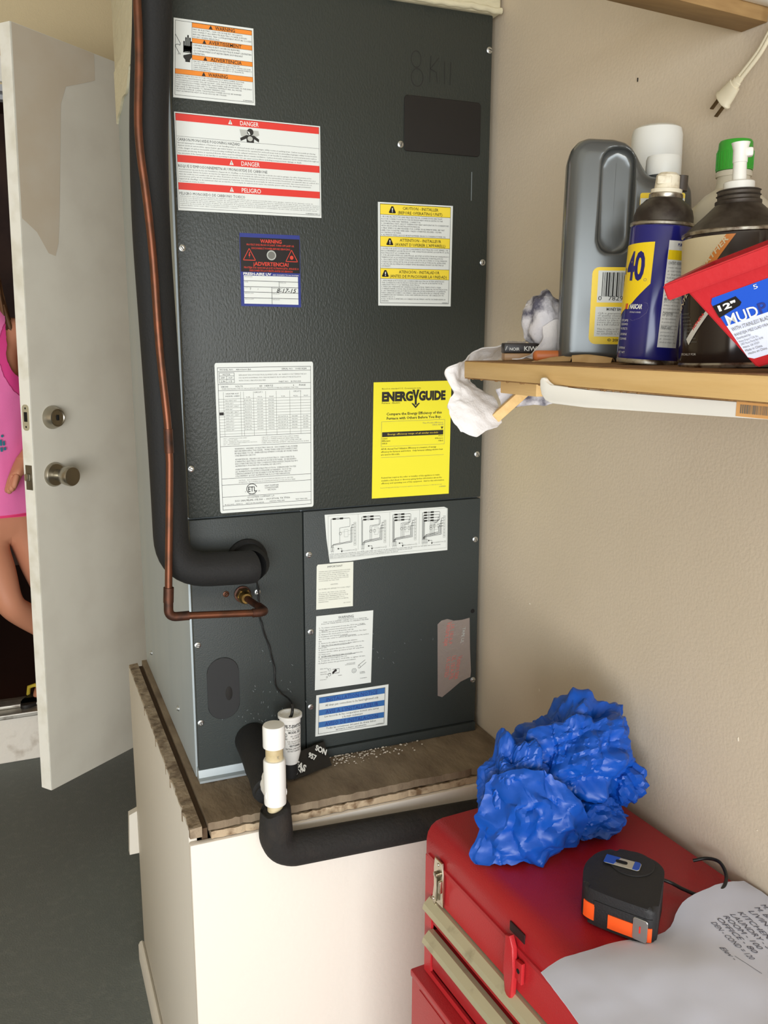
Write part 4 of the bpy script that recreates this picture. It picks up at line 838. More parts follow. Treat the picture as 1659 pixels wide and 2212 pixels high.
# grey jug with moulded grip
jg = on_shelf('cleaner_jug', 'silver grey plastic jug with moulded grip and yellow label', 'bottle', .3425, -.515, math.radians(-29), (0, math.radians(.6))); jg.scale = (.93, .93, .924)
K = .000545
out = [(4, 0), (262, 0), (266, 10), (268, 330), (264, 368), (255, 384), (238, 396), (176, 398), (168, 404), (158, 418), (146, 440), (134, 457), (118, 468), (95, 474), (40, 477), (20, 470), (6, 454), (0, 430), (-1, 300), (0, 10)]
def offset_poly(pl, d):
    n = len(pl); r = []
    for i in range(n):
        a, b_, c = Vector(pl[i-1]), Vector(pl[i]), Vector(pl[(i+1) % n]); e1 = (b_-a).normalized(); e2 = (c-b_).normalized()
        nn = (Vector((-e1.y, e1.x))+Vector((-e2.y, e2.x))).normalized(); r.append(b_ + nn*d)
    return [tuple(q) for q in r]
pl2 = [(x*K, z*K) for x, z in out]
b = NB(); rings = []
for yy, d in ((.032, .017), (.0305, .009), (.026, .0035), (.019, .0007), (.012, 0), (-.012, 0), (-.019, .0007), (-.026, .0035), (-.0305, .009), (-.032, .017)):
    rings.append([b.verts.new((x, yy, z)) for x, z in offset_poly(pl2, d)])
for i in range(len(rings)-1):
    for k in range(len(pl2)): k2 = (k+1) % len(pl2); b.faces.new((rings[i][k], rings[i][k2], rings[i+1][k2], rings[i+1][k]))
b.faces.new(rings[0]); b.faces.new(rings[-1][::-1])
jb = obj('body', b, SILVER, jg, 70)
c = NB(); prism(c, rrect(.038, .128, .076, .247, .016, 6), .012, .05, Matrix(((1, 0, 0, 0), (0, 0, -1, 0), (0, 1, 0, 0), (0, 0, 0, 1))), .006, 3)
cut = obj('cutter', c, SILVER, None); cut.parent = jg
md = jb.modifiers.new('b', 'BOOLEAN'); md.object = cut; md.operation = 'DIFFERENCE'; md.solver = 'EXACT'
vm = jb.modifiers.new('v', 'REMESH'); vm.mode = 'VOXEL'; vm.voxel_size = .0016; sm_ = jb.modifiers.new('s', 'SMOOTH'); sm_.iterations = 14; sm_.factor = .6
bpy.context.view_layer.update(); apply(jb, 1); bpy.data.objects.remove(cut)
for q in jb.data.polygons: q.use_smooth = True
b = NB(); box(b, (.0565, -.0130, .14), (.0571, -.0116, .232)); obj('mould_seam', b, SILVER, jg, 0)
b = NB(); lathe(b, [(.0175, .213), (.0175, .221)], 28, Matrix.Translation((.113, 0, 0))); obj('neck', b, SILVER, jg)
b = NB(); lathe(b, [(.0200, .2195), (.0205, .221), (.0203, .238), (.0190, .2415), (0, .2425)], 40, Matrix.Translation((.113, 0, 0))); obj('cap', b, CAPW, jg)
def jf(s, t): return Vector((s, -.0327, t))
b = NB(); prism(b, rrect(.034, .022, .146, .112, .008, 4), .0318, .0324, Matrix(((1, 0, 0, 0), (0, 0, -1, 0), (0, 1, 0, 0), (0, 0, 0, 1)))); lb = obj('yellow_label', b, CANYEL, jg, 0)
p = Print(jf); p.rect('W', .041, .071, .140, .108); p.rect('W', .040, .031, .140, .066); f0 = p.fn; p.fn = lambda s, t: f0(s, t)+Vector((0, -.0003, 0))
rs = random.Random(1); x = .046
while x < .094: wd = rs.choice((.0005, .0008, .0012, .0018)); p.rect('k', x, .078, x+wd, .106); x += wd+rs.choice((.0005, .0008, .0011))
p.text('k', '0   78291 31032', .0425, .100, .0735, -.0052)
p.text('k', 'MONEY BACK GUARANTEE', .053, .094, .0615, -.0036, .02)
def parax(lines, s0, s1, t0, t1): 
    n = len(lines)
    for i, l in enumerate(lines): p.text('g', l, s0, s0+(s1-s0)*min(1, len(l)/34), t0+(t1-t0)*(i+1)/n, -.0023)
parax(['CLR is guaranteed to be the highest', 'of quality cleaning products. If for', 'any reason you are not satisfied please', 'return to place of purchase or', 'return the unused portion for', 'be a full refund of purchase price.', '', 'This bottle is 25% post-consumer', 'waste. Dispose in household', 'to establish a recycling program.'], .043, .100, .0600, .0335)
p.text('k', '\u00a9 2003-7  JELMAR', .056, .100, .0255, -.0032, .01); p.done(SUB, lb)
b = NB(); prism(b, rrect(.0835, .172, .134, .196, .002, 2), .0318, .0324, Matrix(((1, 0, 0, 0), (0, 0, -1, 0), (0, 1, 0, 0), (0, 0, 0, 1)))); lb = obj('brand_label', b, CANYEL, jg, 0)
p = Print(jf); p.rect('W', .0840, .172, .1335, .190); f0 = p.fn; p.fn = lambda s, t: f0(s, t)+Vector((0, -.0003, 0)); p.text('k', 'CLR', .0860, .130, .1735, -.0160, .05); p.done(SUB, lb)

# blue spray can
def cyl(R, a0=0): return lambda s, t: Vector((R*math.sin(s+a0), -R*math.cos(s+a0), t))
wd = on_shelf('blue_spray_can', 'blue and yellow spray can with cream nozzle', 'spray can', .353, -.662, math.radians(-38), (0, math.radians(3))); wd.scale = (.94, .94, .89)
b = NB(); lathe(b, [(.0285, 0), (.0318, .001), (.0322, .004), (.0315, .006)], 40); obj('bottom_rim', b, RIMM, wd)
b = NB(); lathe(b, [(.0318, .006), (.0322, .009), (.0322, .147), (.0316, .149)], 48); cb = obj('body', b, CANBLUE, wd)
b = NB(); lathe(b, [(.0316, .1488), (.0330, .150), (.0328, .1525), (.0305, .154)], 40); obj('shoulder_rim', b, RIMM, wd)
b = NB(); lathe(b, [(.0305, .1535), (.0303, .160), (.0285, .167), (.0245, .173), (.0175, .1785), (.0165, .180)], 40); obj('dome', b, RUSTY, wd)
b = NB(); lathe(b, [(.0165, .179), (.0172, .180), (.0170, .184), (.0150, .1855), (0, .1855)], 32); obj('valve_cup', b, RIMM, wd)
b = NB(); lathe(b, [(.0158, .1850), (.0158, .189), (.0125, .190), (.0118, .2035), (.0085, .2065), (0, .2068)], 28)
box(b, (-.0108, -.0128, .193), (.004, -.006, .2025), .002); obj('nozzle', b, CREAM, wd)
b = NB(); lathe(b, [(.0125, .190), (.0118, .206), (0, .2061)], 20, Matrix.Translation((.014, .012, .0)) @ Matrix.Diagonal((.55, .55, 1, 1))); obj('straw_clip', b, mat('dark_clip', (70, 62, 54), .5), wd)
p = Print(cyl(.03245, -.20)); n = 10
def curved(col, pts_top, pts_bot, sub=12):
    for i in range(sub):
        f0, f1 = i/sub, (i+1)/sub; L = lambda a, b_, f: (a[0]+(b_[0]-a[0])*f, a[1]+(b_[1]-a[1])*f)
        p.quad(col, [L(*pts_top, f0), L(*pts_top, f1), L(*pts_bot, f1), L(*pts_bot, f0)])
p.grid('Y', [(-1.35, .128), (.02, .131), (.02, .087), (-1.35, .087)], 18, 3); p.grid('Y', [(-1.35, .087), (.02, .087), (-.55, .066), (-1.35, .050)], 18, 8)
p.quad('w', [(.45, .133), (.62, .133), (.62, .020), (.45, .020)]) ; p.quad('w', [(.62, .133), (.80, .133), (.80, .020), (.62, .020)]); p.quad('w', [(.80, .133), (1.0, .133), (1.0, .020), (.80, .020)]); p.quad('w', [(1.0, .133), (1.2, .133), (1.2, .020), (1.0, .020)])
p.fn = cyl(.0327, -.20); FINE[0] = .16
p.text('u', '40', -.98, -.22, .0915, -.030, .035); p.ring('g', -.16, .091, .05, .0016, .25, 12)
p.text('u', 'WD-', -2.1, -1.08, .0915, -.030, .035)
curved('Y', ((.46, .123), (1.2, .123)), ((.46, .113), (1.2, .113)), 6)
p.text('u', 'PURPOSE', .75, 1.1, .1275, -.003, .03); p.text('g', 'CONTENTS UNDER PRESSURE', .50, 1.15, .108, -.0032, .02)
rs = random.Random(12)
for i in range(23): t = .104-.0036*i; p.text('g', ''.join(rs.choice('abcdefghinorstu  ') for _ in range(20)), .50, .50+rs.uniform(.5, .66), t, -.0019)
for t, wdx in ((.085, 'ELECTRICITY AND'), (.070, 'BREATHING SPRAY'), (.055, 'CONTENTS ARE'), (.040, 'FIRST AID:')): p.text('g', wdx, .50, .86, t, -.0028, .02)
FINE[0] = 0; p.text('w', 'NASCAR', -.62, -.16, .0600, -.0050, .04, .25); p.text('w', 'OFFICIALLY LICENSED', -.60, -.18, .0555, -.0016)
for i, cc in enumerate('OZY'): p.quad(cc, [(-.84+.07*i, .0655), (-.78+.07*i, .0655), (-.81+.07*i, .0595), (-.87+.07*i, .0595)])
p.path('w', [(-.10, .067), (0.0, .066), (.05, .062), (.0, .056), (-.2, .050), (-.45, .047), (-.55, .0485)], .0012, 25)
for t, wdx in ((.046, 'STOPS'), (.042, 'SQUEAKS'), (.037, 'PROTECTS'), (.031, 'LOOSENS'), (.026, 'CLEANS'), (.016, 'SUPERIX'), (.011, 'NET WT')): p.text('w', wdx, -1.0, -.62, t, -.0024)
p.done(SUB, cb)

# cone topped leather cleaner can with white spout
br = on_shelf('leather_cleaner_can', 'brown cone topped can of leather cleaner with white spout', 'can', .3715, -.7590, math.radians(-42), (0, math.radians(-2.0))); br.scale = (1.02, 1.02, .92)
b = NB(); lathe(b, [(.042, 0), (.0455, .0005), (.0462, .003), (.0452, .005)], 44); obj('bottom_rim', b, RIMM, br)
b = NB(); lathe(b, [(.0450, .005), (.0455, .008), (.0455, .124), (.0452, .126)], 56); cb = obj('body', b, CANBRN, br)
b = NB(); lathe(b, [(.0452, .1255), (.0465, .1265), (.0464, .129), (.0438, .1305)], 44); obj('shoulder_rim', b, RIMM, br)
b = NB(); lathe(b, [(.0438, .130), (.0400, .1345), (.0280, .146), (.0190, .1555)], 44); obj('cone', b, RUSTY, br)
b = NB(); lathe(b, [(.0182, .154), (.0195, .156), (.0195, .1585), (.0176, .160), (.0176, .1625), (.0188, .1635), (.0176, .1645), (.0176, .167), (.0186, .168), (.0170, .169), (0, .169)], 36); obj('neck', b, RUSTY, br)
b = NB(); lathe(b, [(.0130, .1688), (.0130, .176), (.0118, .177), (.0060, .1775), (.0056, .194), (.0062, .1945), (.0062, .206), (.0072, .2105), (.0078, .2125), (0, .2128)], 28); box(b, (.002, -.0045, .199), (.0105, .0045, .2075), .002); obj('spout', b, CAPW, br)
p = Print(cyl(.0457))
def band(col, a, b_, sub=10):
    for i in range(sub):
        f0, f1 = i/sub, (i+1)/sub; q = lambda P, f: (P[0][0]+(P[1][0]-P[0][0])*f, P[0][1]+(P[1][1]-P[0][1])*f)
        p.quad(col, [q(a, f0), q(a, f1), q(b_, f1), q(b_, f0)])
p.grid('t', [(-1.7, .1235), (-.10, .1235), (-.88, .074), (-1.7, .068)], 24, 14)
p.fn = cyl(.0459)
p.grid('O', [(-.96, .074), (-.21, .1235), (-.04, .1235), (-.74, .074)], 20, 4)
p.fn = cyl(.0462); FINE[0] = .5
V, F, a, z = glyphs('VINYL AND LEATHER', .02); bb = p.bm('t'); vs = []
for x, y in V: u = (x-a)/(z-a); vs.append(bb.verts.new(p.fn(-1.42+u*1.19+(-.075)*y+.07, .0510+u*.0680+y*.0062)))
for q in F: bb.faces.new([vs[i] for i in q])
band('w', ((-1.00, .028), (-.50, .056)), ((-.92, .0225), (-.46, .0525)), 10)
p.fn = cyl(.0463); V, F, a, z = glyphs('HONDA', .04); bb = p.bm('Z'); vs = []
for x, y in V: u = (x-a)/(z-a); vs.append(bb.verts.new(p.fn(-.80+u*.24+(-.03)*y, .0365+u*.0145+y*.0036)))
for q in F: bb.faces.new([vs[i] for i in q])
FINE[0] = 0; p.fn = cyl(.0459); p.text('w', 'SPECIALLY FOR', -1.2, -.72, .0125, -.0022)
rs = random.Random(3)
for i in range(9): p.text('g', ''.join(rs.choice('abcdehinorst ') for _ in range(16)), -1.25+.03*i, -.95+.03*i, .052-.0034*i, -.0018)
p.done(SUB, cb)

# white can behind the jug, and milky jug with green cap
wc = on_shelf('white_capped_can', 'spray can with tall white cap standing behind the silver jug', 'spray can', .5080, -.4660)
b = NB(); lathe(b, [(.028, 0), (.0305, .002), (.0305, .185), (.027, .200), (.025, .206)], 40); obj('body', b, mat('plain_can', (206, 204, 196), .4), wc)
b = NB(); lathe(b, [(.0300, .204), (.0308, .2055), (.0302, .268), (.0285, .2755), (.0235, .2785), (0, .2795)], 40); obj('cap', b, CAPW, wc)
gj = on_shelf('green_capped_jug', 'milky plastic jug with green screw cap at the back of the shelf', 'bottle', .4540, -.6570); gj.scale = (.9, .9, .985)
b = NB(); lathe(b, [(.047, 0), (.051, .003), (.052, .010), (.052, .128), (.050, .146), (.043, .160), (.030, .172), (.0195, .178), (.0180, .184), (.0178, .192)], 48); o = obj('body', b, MILKY, gj)
b = NB(); lathe(b, [(.0195, .190), (.0198, .1925), (.0190, .1955), (.0178, .196)], 32); obj('neck_ring', b, MILKY, gj)
b = NB(); lathe(b, [(.0198, .196), (.0196, .2155), (.0186, .2180), (.0182, .2235), (.0168, .2255), (0, .2258)], 40)
for k in range(30): a = 2*PI*k/30; box(b, (.0192, -.0006, .1975), (.0202, .0006, .2145), M=Matrix.Rotation(a, 4, 'Z'))
obj('cap', b, GREEN, gj)
p = Print(cyl(.0523)); p.quad('Y', [(-1.25, .126), (-.95, .126), (-.95, .07), (-1.25, .07)]); p.quad('Y', [(-.95, .126), (-.65, .126), (-.65, .07), (-.95, .07)]); p.done(SUB, o)

# red mud pan leaning out over the edge
E1 = Vector((.4645, -.8230, .3271)).normalized()                       # along the rim
rl = Vector((.2205, -.8510, .7900)); bl = Vector((.2640, -.8930, .7232))
side = (bl - rl) - E1*(bl-rl).dot(E1); side.normalize(); dpt = (bl-rl).dot(side); ins = (bl-rl).dot(E1)
Nn = E1.cross(side).normalized()
if Nn.x > 0: Nn = -Nn                                               # out of the pan, toward the room
mp = thing('mud_pan', 'red plastic drywall mud pan tilted at the right end of the shelf', 'mud pan', bl)
def PT(l, d, w): return rl - bl + E1*l + side*d - Nn*w              # length, depth, width across
LW, LL = .088, .31
def shell(bm, d0, l0, w0, d1, l1, w1, th):
    """tapered trough between rim (d0) and bottom (d1)"""
    def ring(d, l, w0_, w1_, e): return [PT(l+e, d, w0_+e), PT(LL-l-e, d, w0_+e), PT(LL-l-e, d, w1_-e), PT(l+e, d, w1_-e)]
    R = [ring(d0, l0, 0, LW, 0), ring(d1, l1, w1, LW-w1, 0)]; I = [ring(d0, l0, 0, LW, th), ring(d1-th, l1, w1, LW-w1, th)]
    V = [[bm.verts.new(q) for q in r] for r in (R[0], R[1], I[0], I[1])]
    for k in range(4):
        k2 = (k+1) % 4
        bm.faces.new((V[0][k], V[0][k2], V[1][k2], V[1][k])); bm.faces.new((V[2][k], V[3][k], V[3][k2], V[2][k2])); bm.faces.new((V[0][k], V[2][k], V[2][k2], V[0][k2]))
    bm.faces.new(V[1]); bm.faces.new(V[3][::-1])
b = NB(); shell(b, .010, .007, 0, dpt, ins, .016, .0022); bmesh.ops.bevel(b, geom=b.edges[:], offset=.0012, segments=2, affect='EDGES'); mo = obj('pan', b, MUDRED, mp, 40)
b = NB()
def slab(l0, l1, d0, d1, w0, w1):
    v = [b.verts.new(PT(*c)) for c in ((l0, d0, w0), (l1, d0, w0), (l1, d1, w0), (l0, d1, w0), (l0, d0, w1), (l1, d0, w1), (l1, d1, w1), (l0, d1, w1))]
    for f in ((0, 1, 2, 3), (7, 6, 5, 4), (0, 4, 5, 1), (1, 5, 6, 2), (2, 6, 7, 3), (3, 7, 4, 0)): b.faces.new([v[i] for i in f])
slab(-.006, LL+.006, 0, .0125, -.0065, .0005); slab(-.006, LL+.006, 0, .0125, LW-.0005, LW+.0065); slab(-.006, .008, 0, .0125, .0005, LW-.0005); slab(LL-.008, LL+.006, 0, .0125, .0005, LW-.0005)
bmesh.ops.bevel(b, geom=b.edges[:], offset=.0012, segments=2, affect='EDGES'); obj('rim', b, MUDRED, mp, 40)
# label on the long side facing the room
pA, pB, pC = PT(.007, .010, 0), PT(ins, dpt, .016), None
dn = (PT(.007, dpt, .016)-PT(.007, .010, 0))
def ml(s, t, e=.0010):
    d_ = dpt*t; f_ = (d_-.010)/(dpt-.010); return PT(s, d_, .016*f_) + Nn*e
b = NB(); pts = [(.0225, .265), (.19, .265), (.19, .91), (.034, .91), (.0300, .88), (.0205, .31)]
A_ = [b.verts.new(ml(s, t, .0006)) for s, t in pts]; B_ = [b.verts.new(ml(s, t, -.0002)) for s, t in pts]; b.faces.new(A_); b.faces.new(B_[::-1])
for i in range(len(pts)): j = (i+1) % len(pts); b.faces.new((A_[i], B_[i], B_[j], A_[j]))
lb = obj('label', b, PAPER, mo, 0)
p = Print(ml); p.quad('M', [(.0225, .265), (.19, .265), (.19, .535), (.0243, .545), (.0205, .31)])
p.fn = lambda s, t: ml(s, t, .0014); p.quad('B', [(.0208, .335), (.0385, .318), (.0408, .385), (.0390, .408), (.0222, .455)])
p.fn = lambda s, t: ml(s, t, .0018); p.text('w', '12"', .0240, .0372, .398, .052, .04)
p.text('w', 'MUD', .0262, .0490, .545, .100, .012); p.text('n', 'PAN', .0502, .0720, .540, .100, .012); p.text('w', '5', .052, .055, .315, .04)
p.text('g', 'WITH STAINLESS BLADE', .0272, .0560, .610, .038); p.text('g', 'BANDEJA MEZCLADORA CON', .0278, .0580, .660, .028); p.text('g', 'Distributed by:', .0282, .0385, .695, .022); p.text('g', 'Home Depot U.S.A. Inc.', .0288, .0430, .728, .022); p.text('g', '2455 Paces Ferry Rd. N.W.', .0293, .0460, .758, .022); p.text('g', 'Atlanta, GA 30339', .0298, .0420, .790, .022); p.text('g', 'Made in China', .0306, .0430, .826, .024); p.text('g', 'Hecho en China', .0318, .0455, .860, .024)
p.done(SUB, lb)

# rag over the shelf end, balled stained rag, shoe polish tin, orange bar, curled paper
CWP = {}
rag = tag(obj('white_rag', grid_cloth(NB(), [[(0.3353, -0.4017, 0.7360), (0.3729, -0.3723, 0.7396), (0.3977, -0.3606, 0.7394)],
    [(0.2986, -0.4002, 0.7235), (0.3307, -0.3809, 0.7216), (0.3598, -0.3600, 0.7208)],
    [(0.2652, -0.4113, 0.7106), (0.2891, -0.3941, 0.7085), (0.3175, -0.3689, 0.7012)],
    [(0.2525, -0.4079, 0.7022), (0.2664, -0.4097, 0.6952), (0.3037, -0.3760, 0.6929)],
    [(0.2547, -0.4196, 0.6791), (0.2721, -0.4219, 0.6760), (0.3141, -0.4013, 0.6736)],
    [(0.2473, -0.4265, 0.6589), (0.2721, -0.4374, 0.6562), (0.3205, -0.4238, 0.6588)],
    [(0.2587, -0.4376, 0.6301), (0.2753, -0.4507, 0.6275), (0.3101, -0.4455, 0.6415)]], 12, .0052, 30, .0016, 2), CLOTH, smooth=60), 'torn white rag hanging off the far end of the wooden shelf', 'rag')
obj('rag_tail', grid_cloth(NB(), [[(.318, -.418, .680), (.348, -.436, .690), (.378, -.456, .692), (.404, -.468, .690)], [(.320, -.424, .668), (.346, -.446, .674), (.374, -.462, .672), (.402, -.472, .680)], [(.322, -.430, .656), (.346, -.450, .662), (.370, -.464, .662), (.396, -.474, .672)]], 6, .003, 40, .0014, 5), CLOTHG, rag, 60)
def crumple(bm, c, r, seed, amp, sc, sub=5, ridge=.5, M=None):
    b = bmesh.new(); bmesh.ops.create_icosphere(b, subdivisions=sub, radius=1)
    for v in b.verts:
        d = v.co.normalized(); q = d*sc + Vector((seed, seed*.7, -seed))
        k = 1 + amp*(noise.noise(q)*.8 + ridge*1.25*folds(d, seed, 7, sc*1.7) + ridge*.62*folds(d, seed+7, 6, sc*4.0) + ridge*.22*folds(d, seed+9, 6, sc*9))
        v.co = Vector((d.x*r[0]*k, d.y*r[1]*k, d.z*r[2]*k))
    if M is not None: b.transform(M)
    b.transform(Matrix.Translation(c)); add(bm, b)
rb = on_shelf('stained_rag', 'balled white rag with dark grey stains beside the silver jug', 'rag', .352, -.463)
b = NB(); crumple(b, (.004, 0, .046), (.024, .024, .034), 3, .20, 1.5, 4); obj('bundle', b, CLOTHG, rb, 50)
b = NB(); grid_cloth(b, [[(.016, -.028, .045), (.004, -.030, .048), (-.012, -.024, .040)], [(.020, -.030, .030), (.004, -.033, .030), (-.016, -.028, .022)], [(.021, -.030, .012), (-.002, -.030, .012), (-.026, -.020, .006)], [(.010, -.028, .0035), (-.018, -.022, .0030), (-.042, -.006, .0025)]], 5, .002, 60, .0014, 4); obj('loose_fold', b, CLOTH, rb, 60)
tn = on_shelf('polish_tin', 'flat black shoe polish box with tan base tucked under the rags', 'box', .3255, -.4555, math.radians(-20))
b = NB(); box(b, (-.0175, -.010, 0), (.0245, .010, .0085), .001); obj('base', b, TINTAN, tn)
b = NB(); box(b, (-.018, -.0105, .0087), (.025, .0105, .0205), .0012); o = obj('lid', b, TINBLK, tn)
p = Print(lambda s, t: Vector((s, -.0108, t))); p.text('w', 'KIWI', .006, .0225, .0115, -.0055, .02); p.text('w', 'NOIR', -.0115, .0005, .0118, -.0035, .02); p.line('w', (-.0165, .012), (-.0145, .017), .0006); p.done(SUB, o)
ob = on_shelf('orange_bar', 'small glossy orange bar lying on the shelf at the foot of the jug', 'bar', .3290, -.5165, math.radians(-24))
b = NB(); box(b, (-.0165, -.008, 0), (.0165, .008, .0125), .0048, 4); obj('bar', b, ORNG, ob, 60)
def curl(name, label, rows, seed):
    tag(obj(name, grid_cloth(NB(), rows, 5, .0008, 50, .0010, seed), TAN, smooth=50), label, 'paper', 'curled tan paper scraps on the shelf')
Z = sz(-.55)
curl('paper_scrap', 'curled tan paper scrap with a pointed left end near the orange bar', [[(.3000, -.5300, Z+.0008), (.3240, -.5410, Z+.0010), (.3390, -.5490, Z+.0012)], [(.3060, -.5330, Z+.0016), (.3270, -.5380, Z+.0060), (.3430, -.5440, Z+.0075)], [(.3130, -.5290, Z+.0010), (.3300, -.5340, Z+.0030), (.3440, -.5390, Z+.0090)]], 1)
Z = sz(-.59)
curl('paper_scrap', 'wider tan paper scrap lying in front of the jug beside the blue can', [[(.3255, -.5720, Z+.0010), (.3360, -.5930, Z+.0008), (.3460, -.6130, Z+.0008)], [(.3285, -.5670, Z+.0080), (.3400, -.5890, Z+.0085), (.3500, -.6100, Z+.0060)], [(.3370, -.5640, Z+.0060), (.3470, -.5850, Z+.0068), (.3560, -.6060, Z+.0030)]], 6)

# ---------------------------------------------------------------- upper shelf and the loose plug
us = thing('upper_shelf', 'brown wooden shelf underside at the top right above the plug', 'shelf', (WX, -.548, 1.083))
b = NB(); box(b, (-.40, -.038, 0), (-.0012, 0, .040), .001, M=Matrix.Rotation(math.radians(6.5), 4, 'Z') @ Matrix.Translation((0, 0, 0))); 
for v in b.verts: v.co.x = min(v.co.x, -.0012)
obj('end_batten', b, UPW, us)
b = NB(); box(b, (-.40, -.60, .0405), (-.0012, -.005, .0600), .001); obj('board', b, UPW, us)
b = NB(); box(b, (-.40, -.0575, .014), (-.0012, -.0395, .0400), .001, M=Matrix.Rotation(math.radians(6.5), 4, 'Z'))
for v in b.verts: v.co.x = min(v.co.x, -.0012)
obj('white_rail', b, WHITEP, us)
pc = thing('power_cord', 'cream two prong plug and flat cord hanging against the beige wall', 'cord', (.538, -.545, 1.02))
A = Vector((.535, -.5265, 1.0005)); B = Vector((.536, -.5665, 1.0325)); ax = (B-A).normalized(); sd = Vector((-1, 0, 0)).cross(ax).normalized(); out = ax.cross(sd).normalized()
def pm(l, s, o_): return A - pc.location + ax*l + sd*s + out*o_
Mx = Matrix(((sd.x, out.x, ax.x, 0), (sd.y, out.y, ax.y, 0), (sd.z, out.z, ax.z, 0), (0, 0, 0, 1))); Mx.translation = A - pc.location
b = NB()
prof = [(.0135, .0175), (.0140, .0190), (.0120, .0215), (.0112, .0300), (.0092, .0390), (.0068, .0395), (.0064, .0440), (.0056, .0445), (.0052, .0500)]
lathe(b, [(0, .0175)]+prof+[(0, .0500)], 24, Mx, 1, .55); obj('plug_body', b, CORDM, pc)
for k in range(3): pass
for s in (-.0064, .0064):
    b = NB(); box(b, (s-.0007, -.0026, .001), (s+.0007, .0026, .018), .0005, M=Mx); obj('prong', b, PRONG, pc)
b = NB()
cp_ = spline([pm(.049, 0, 0), pm(.080, .0005, -.001), Vector((.5370, -.6080, 1.0720))-pc.location, Vector((.533, -.650, 1.1050))-pc.location, Vector((.520, -.72, 1.1165))-pc.location, Vector((.48, -.86, 1.1175))-pc.location], 6)
for s in (-.0021, .0021): tube(b, [q+sd*s for q in cp_], .0025, 10)
tag(obj('flat_cord', b, CORDM, pc), kind=None)
# small dark fleck on the wall
SCP = ((-.152, .293, .0022, .0022), (-.192, .151, .0012, .0040), (-.635, .260, .0010, .0045), (-.677, .162, .0008, .0008))
wall_r = bpy.data.objects['wall_right']
b = NB(); box(b, (WX-.0012, -.366, 1.0735), (WX, -.3645, 1.0785), .0004); obj('fleck', b, DARKHOLE, wall_r)
CHIP = mat('plaster_chip', (236, 228, 212), .8)
for y, z, a, c_ in SCP:
    b = NB(); prism(b, [(-a, 0), (-a*.4, c_*.5), (a*.3, c_), (a, c_*.6), (a*.5, .0), (-.1*a, -c_*.2)], 0, .0006, Matrix(((0, 0, -1, WX), (1, 0, 0, y), (0, 1, 0, z), (0, 0, 0, 1)))); obj('plaster_chip', b, CHIP, wall_r, 0)

# ---------------------------------------------------------------- red tool chests
YAW = math.radians(4)
ZB = -.150; ZT = .084
tbx = thing('tool_chest', 'red metal portable tool chest with latches and drawers, lid closed', 'tool box', (.2445, -.389, ZB), (0, 0, YAW))
TW, TL = .279, .56; H = ZT-ZB; SEAM = .0345-ZB
def tb(lo, hi, bev=.0008): return box(NB(), (lo[0], -hi[1], lo[2]), (hi[0], -lo[1], hi[2]), bev)   # y given as distance toward the camera
# lid: rounded front top edge
prof = [(0, SEAM+.0006), (0, SEAM+.024), (.002, SEAM+.034), (.007, SEAM+.042), (.015, SEAM+.0475), (.026, H), (TW-.006, H), (TW-.001, H-.004), (TW, H-.010), (TW, SEAM+.0006)]
b = NB(); prism(b, [(x, z) for x, z in prof], 0, TL, Matrix(((1, 0, 0, 0), (0, 0, -1, 0), (0, 1, 0, 0), (0, 0, 0, 1))), .0025, 3); obj('lid', b, RED, tbx, 50)
b = NB(); prism(b, [(-.0022, SEAM+.0012), (.002, SEAM+.0012), (.002, SEAM+.0075), (-.0022, SEAM+.0065)], .010, TL-.004, Matrix(((1, 0, 0, 0), (0, 0, -1, 0), (0, 1, 0, 0), (0, 0, 0, 1)))); obj('lid_hem', b, RED, tbx)
D1, D1b, D2b = -.021-ZB, -.066-ZB, -.137-ZB
b = NB()
for lo, hi in (((0, 0, 0), (.004, .018, SEAM)), ((0, TL-.018, 0), (.004, TL, SEAM)), ((.0, .018, D1+.004), (.004, TL-.018, SEAM)), ((0, .018, 0), (.004, TL-.018, D2b-.004)), ((TW-.003, 0, 0), (TW, TL, SEAM)), ((.004, 0, 0), (TW-.003, .003, SEAM)), ((.004, TL-.003, 0), (TW-.003, TL, SEAM)), ((.004, .003, 0), (TW-.003, TL-.003, .002))):
    add(b, tb(lo, hi, 0))
bmesh.ops.remove_doubles(b, verts=b.verts, dist=1e-6); obj('body', b, REDF, tbx, 30)
b = NB(); add(b, tb((.012, .020, .006), (.014, TL-.020, D1+.002), 0)); obj('drawer_cavity', b, mat('dark_inside', (52, 16, 18), .7), tbx, 0)
for t, bo, face0 in ((D1, D1b, .0015), (D1b-.008, D2b, .0015)):
    dr_ = obj('drawer', tb((face0, .0195, bo+.002), (face0+.010, TL-.0195, t), .0012), REDF, tbx)
    b = NB(); prism(b, [(.003, t+.0015), (-.004, t+.0010), (-.0125, t-.0070), (-.0150, t-.0140), (-.0120, t-.0155), (-.0100, t-.0090), (-.0030, t-.0030), (.003, t-.0020)], .018, TL-.018, Matrix(((1, 0, 0, 0), (0, 0, -1, 0), (0, 1, 0, 0), (0, 0, 0, 1))), .0005, 1); obj('pull_rail', b, TRIMG, dr_, 15)
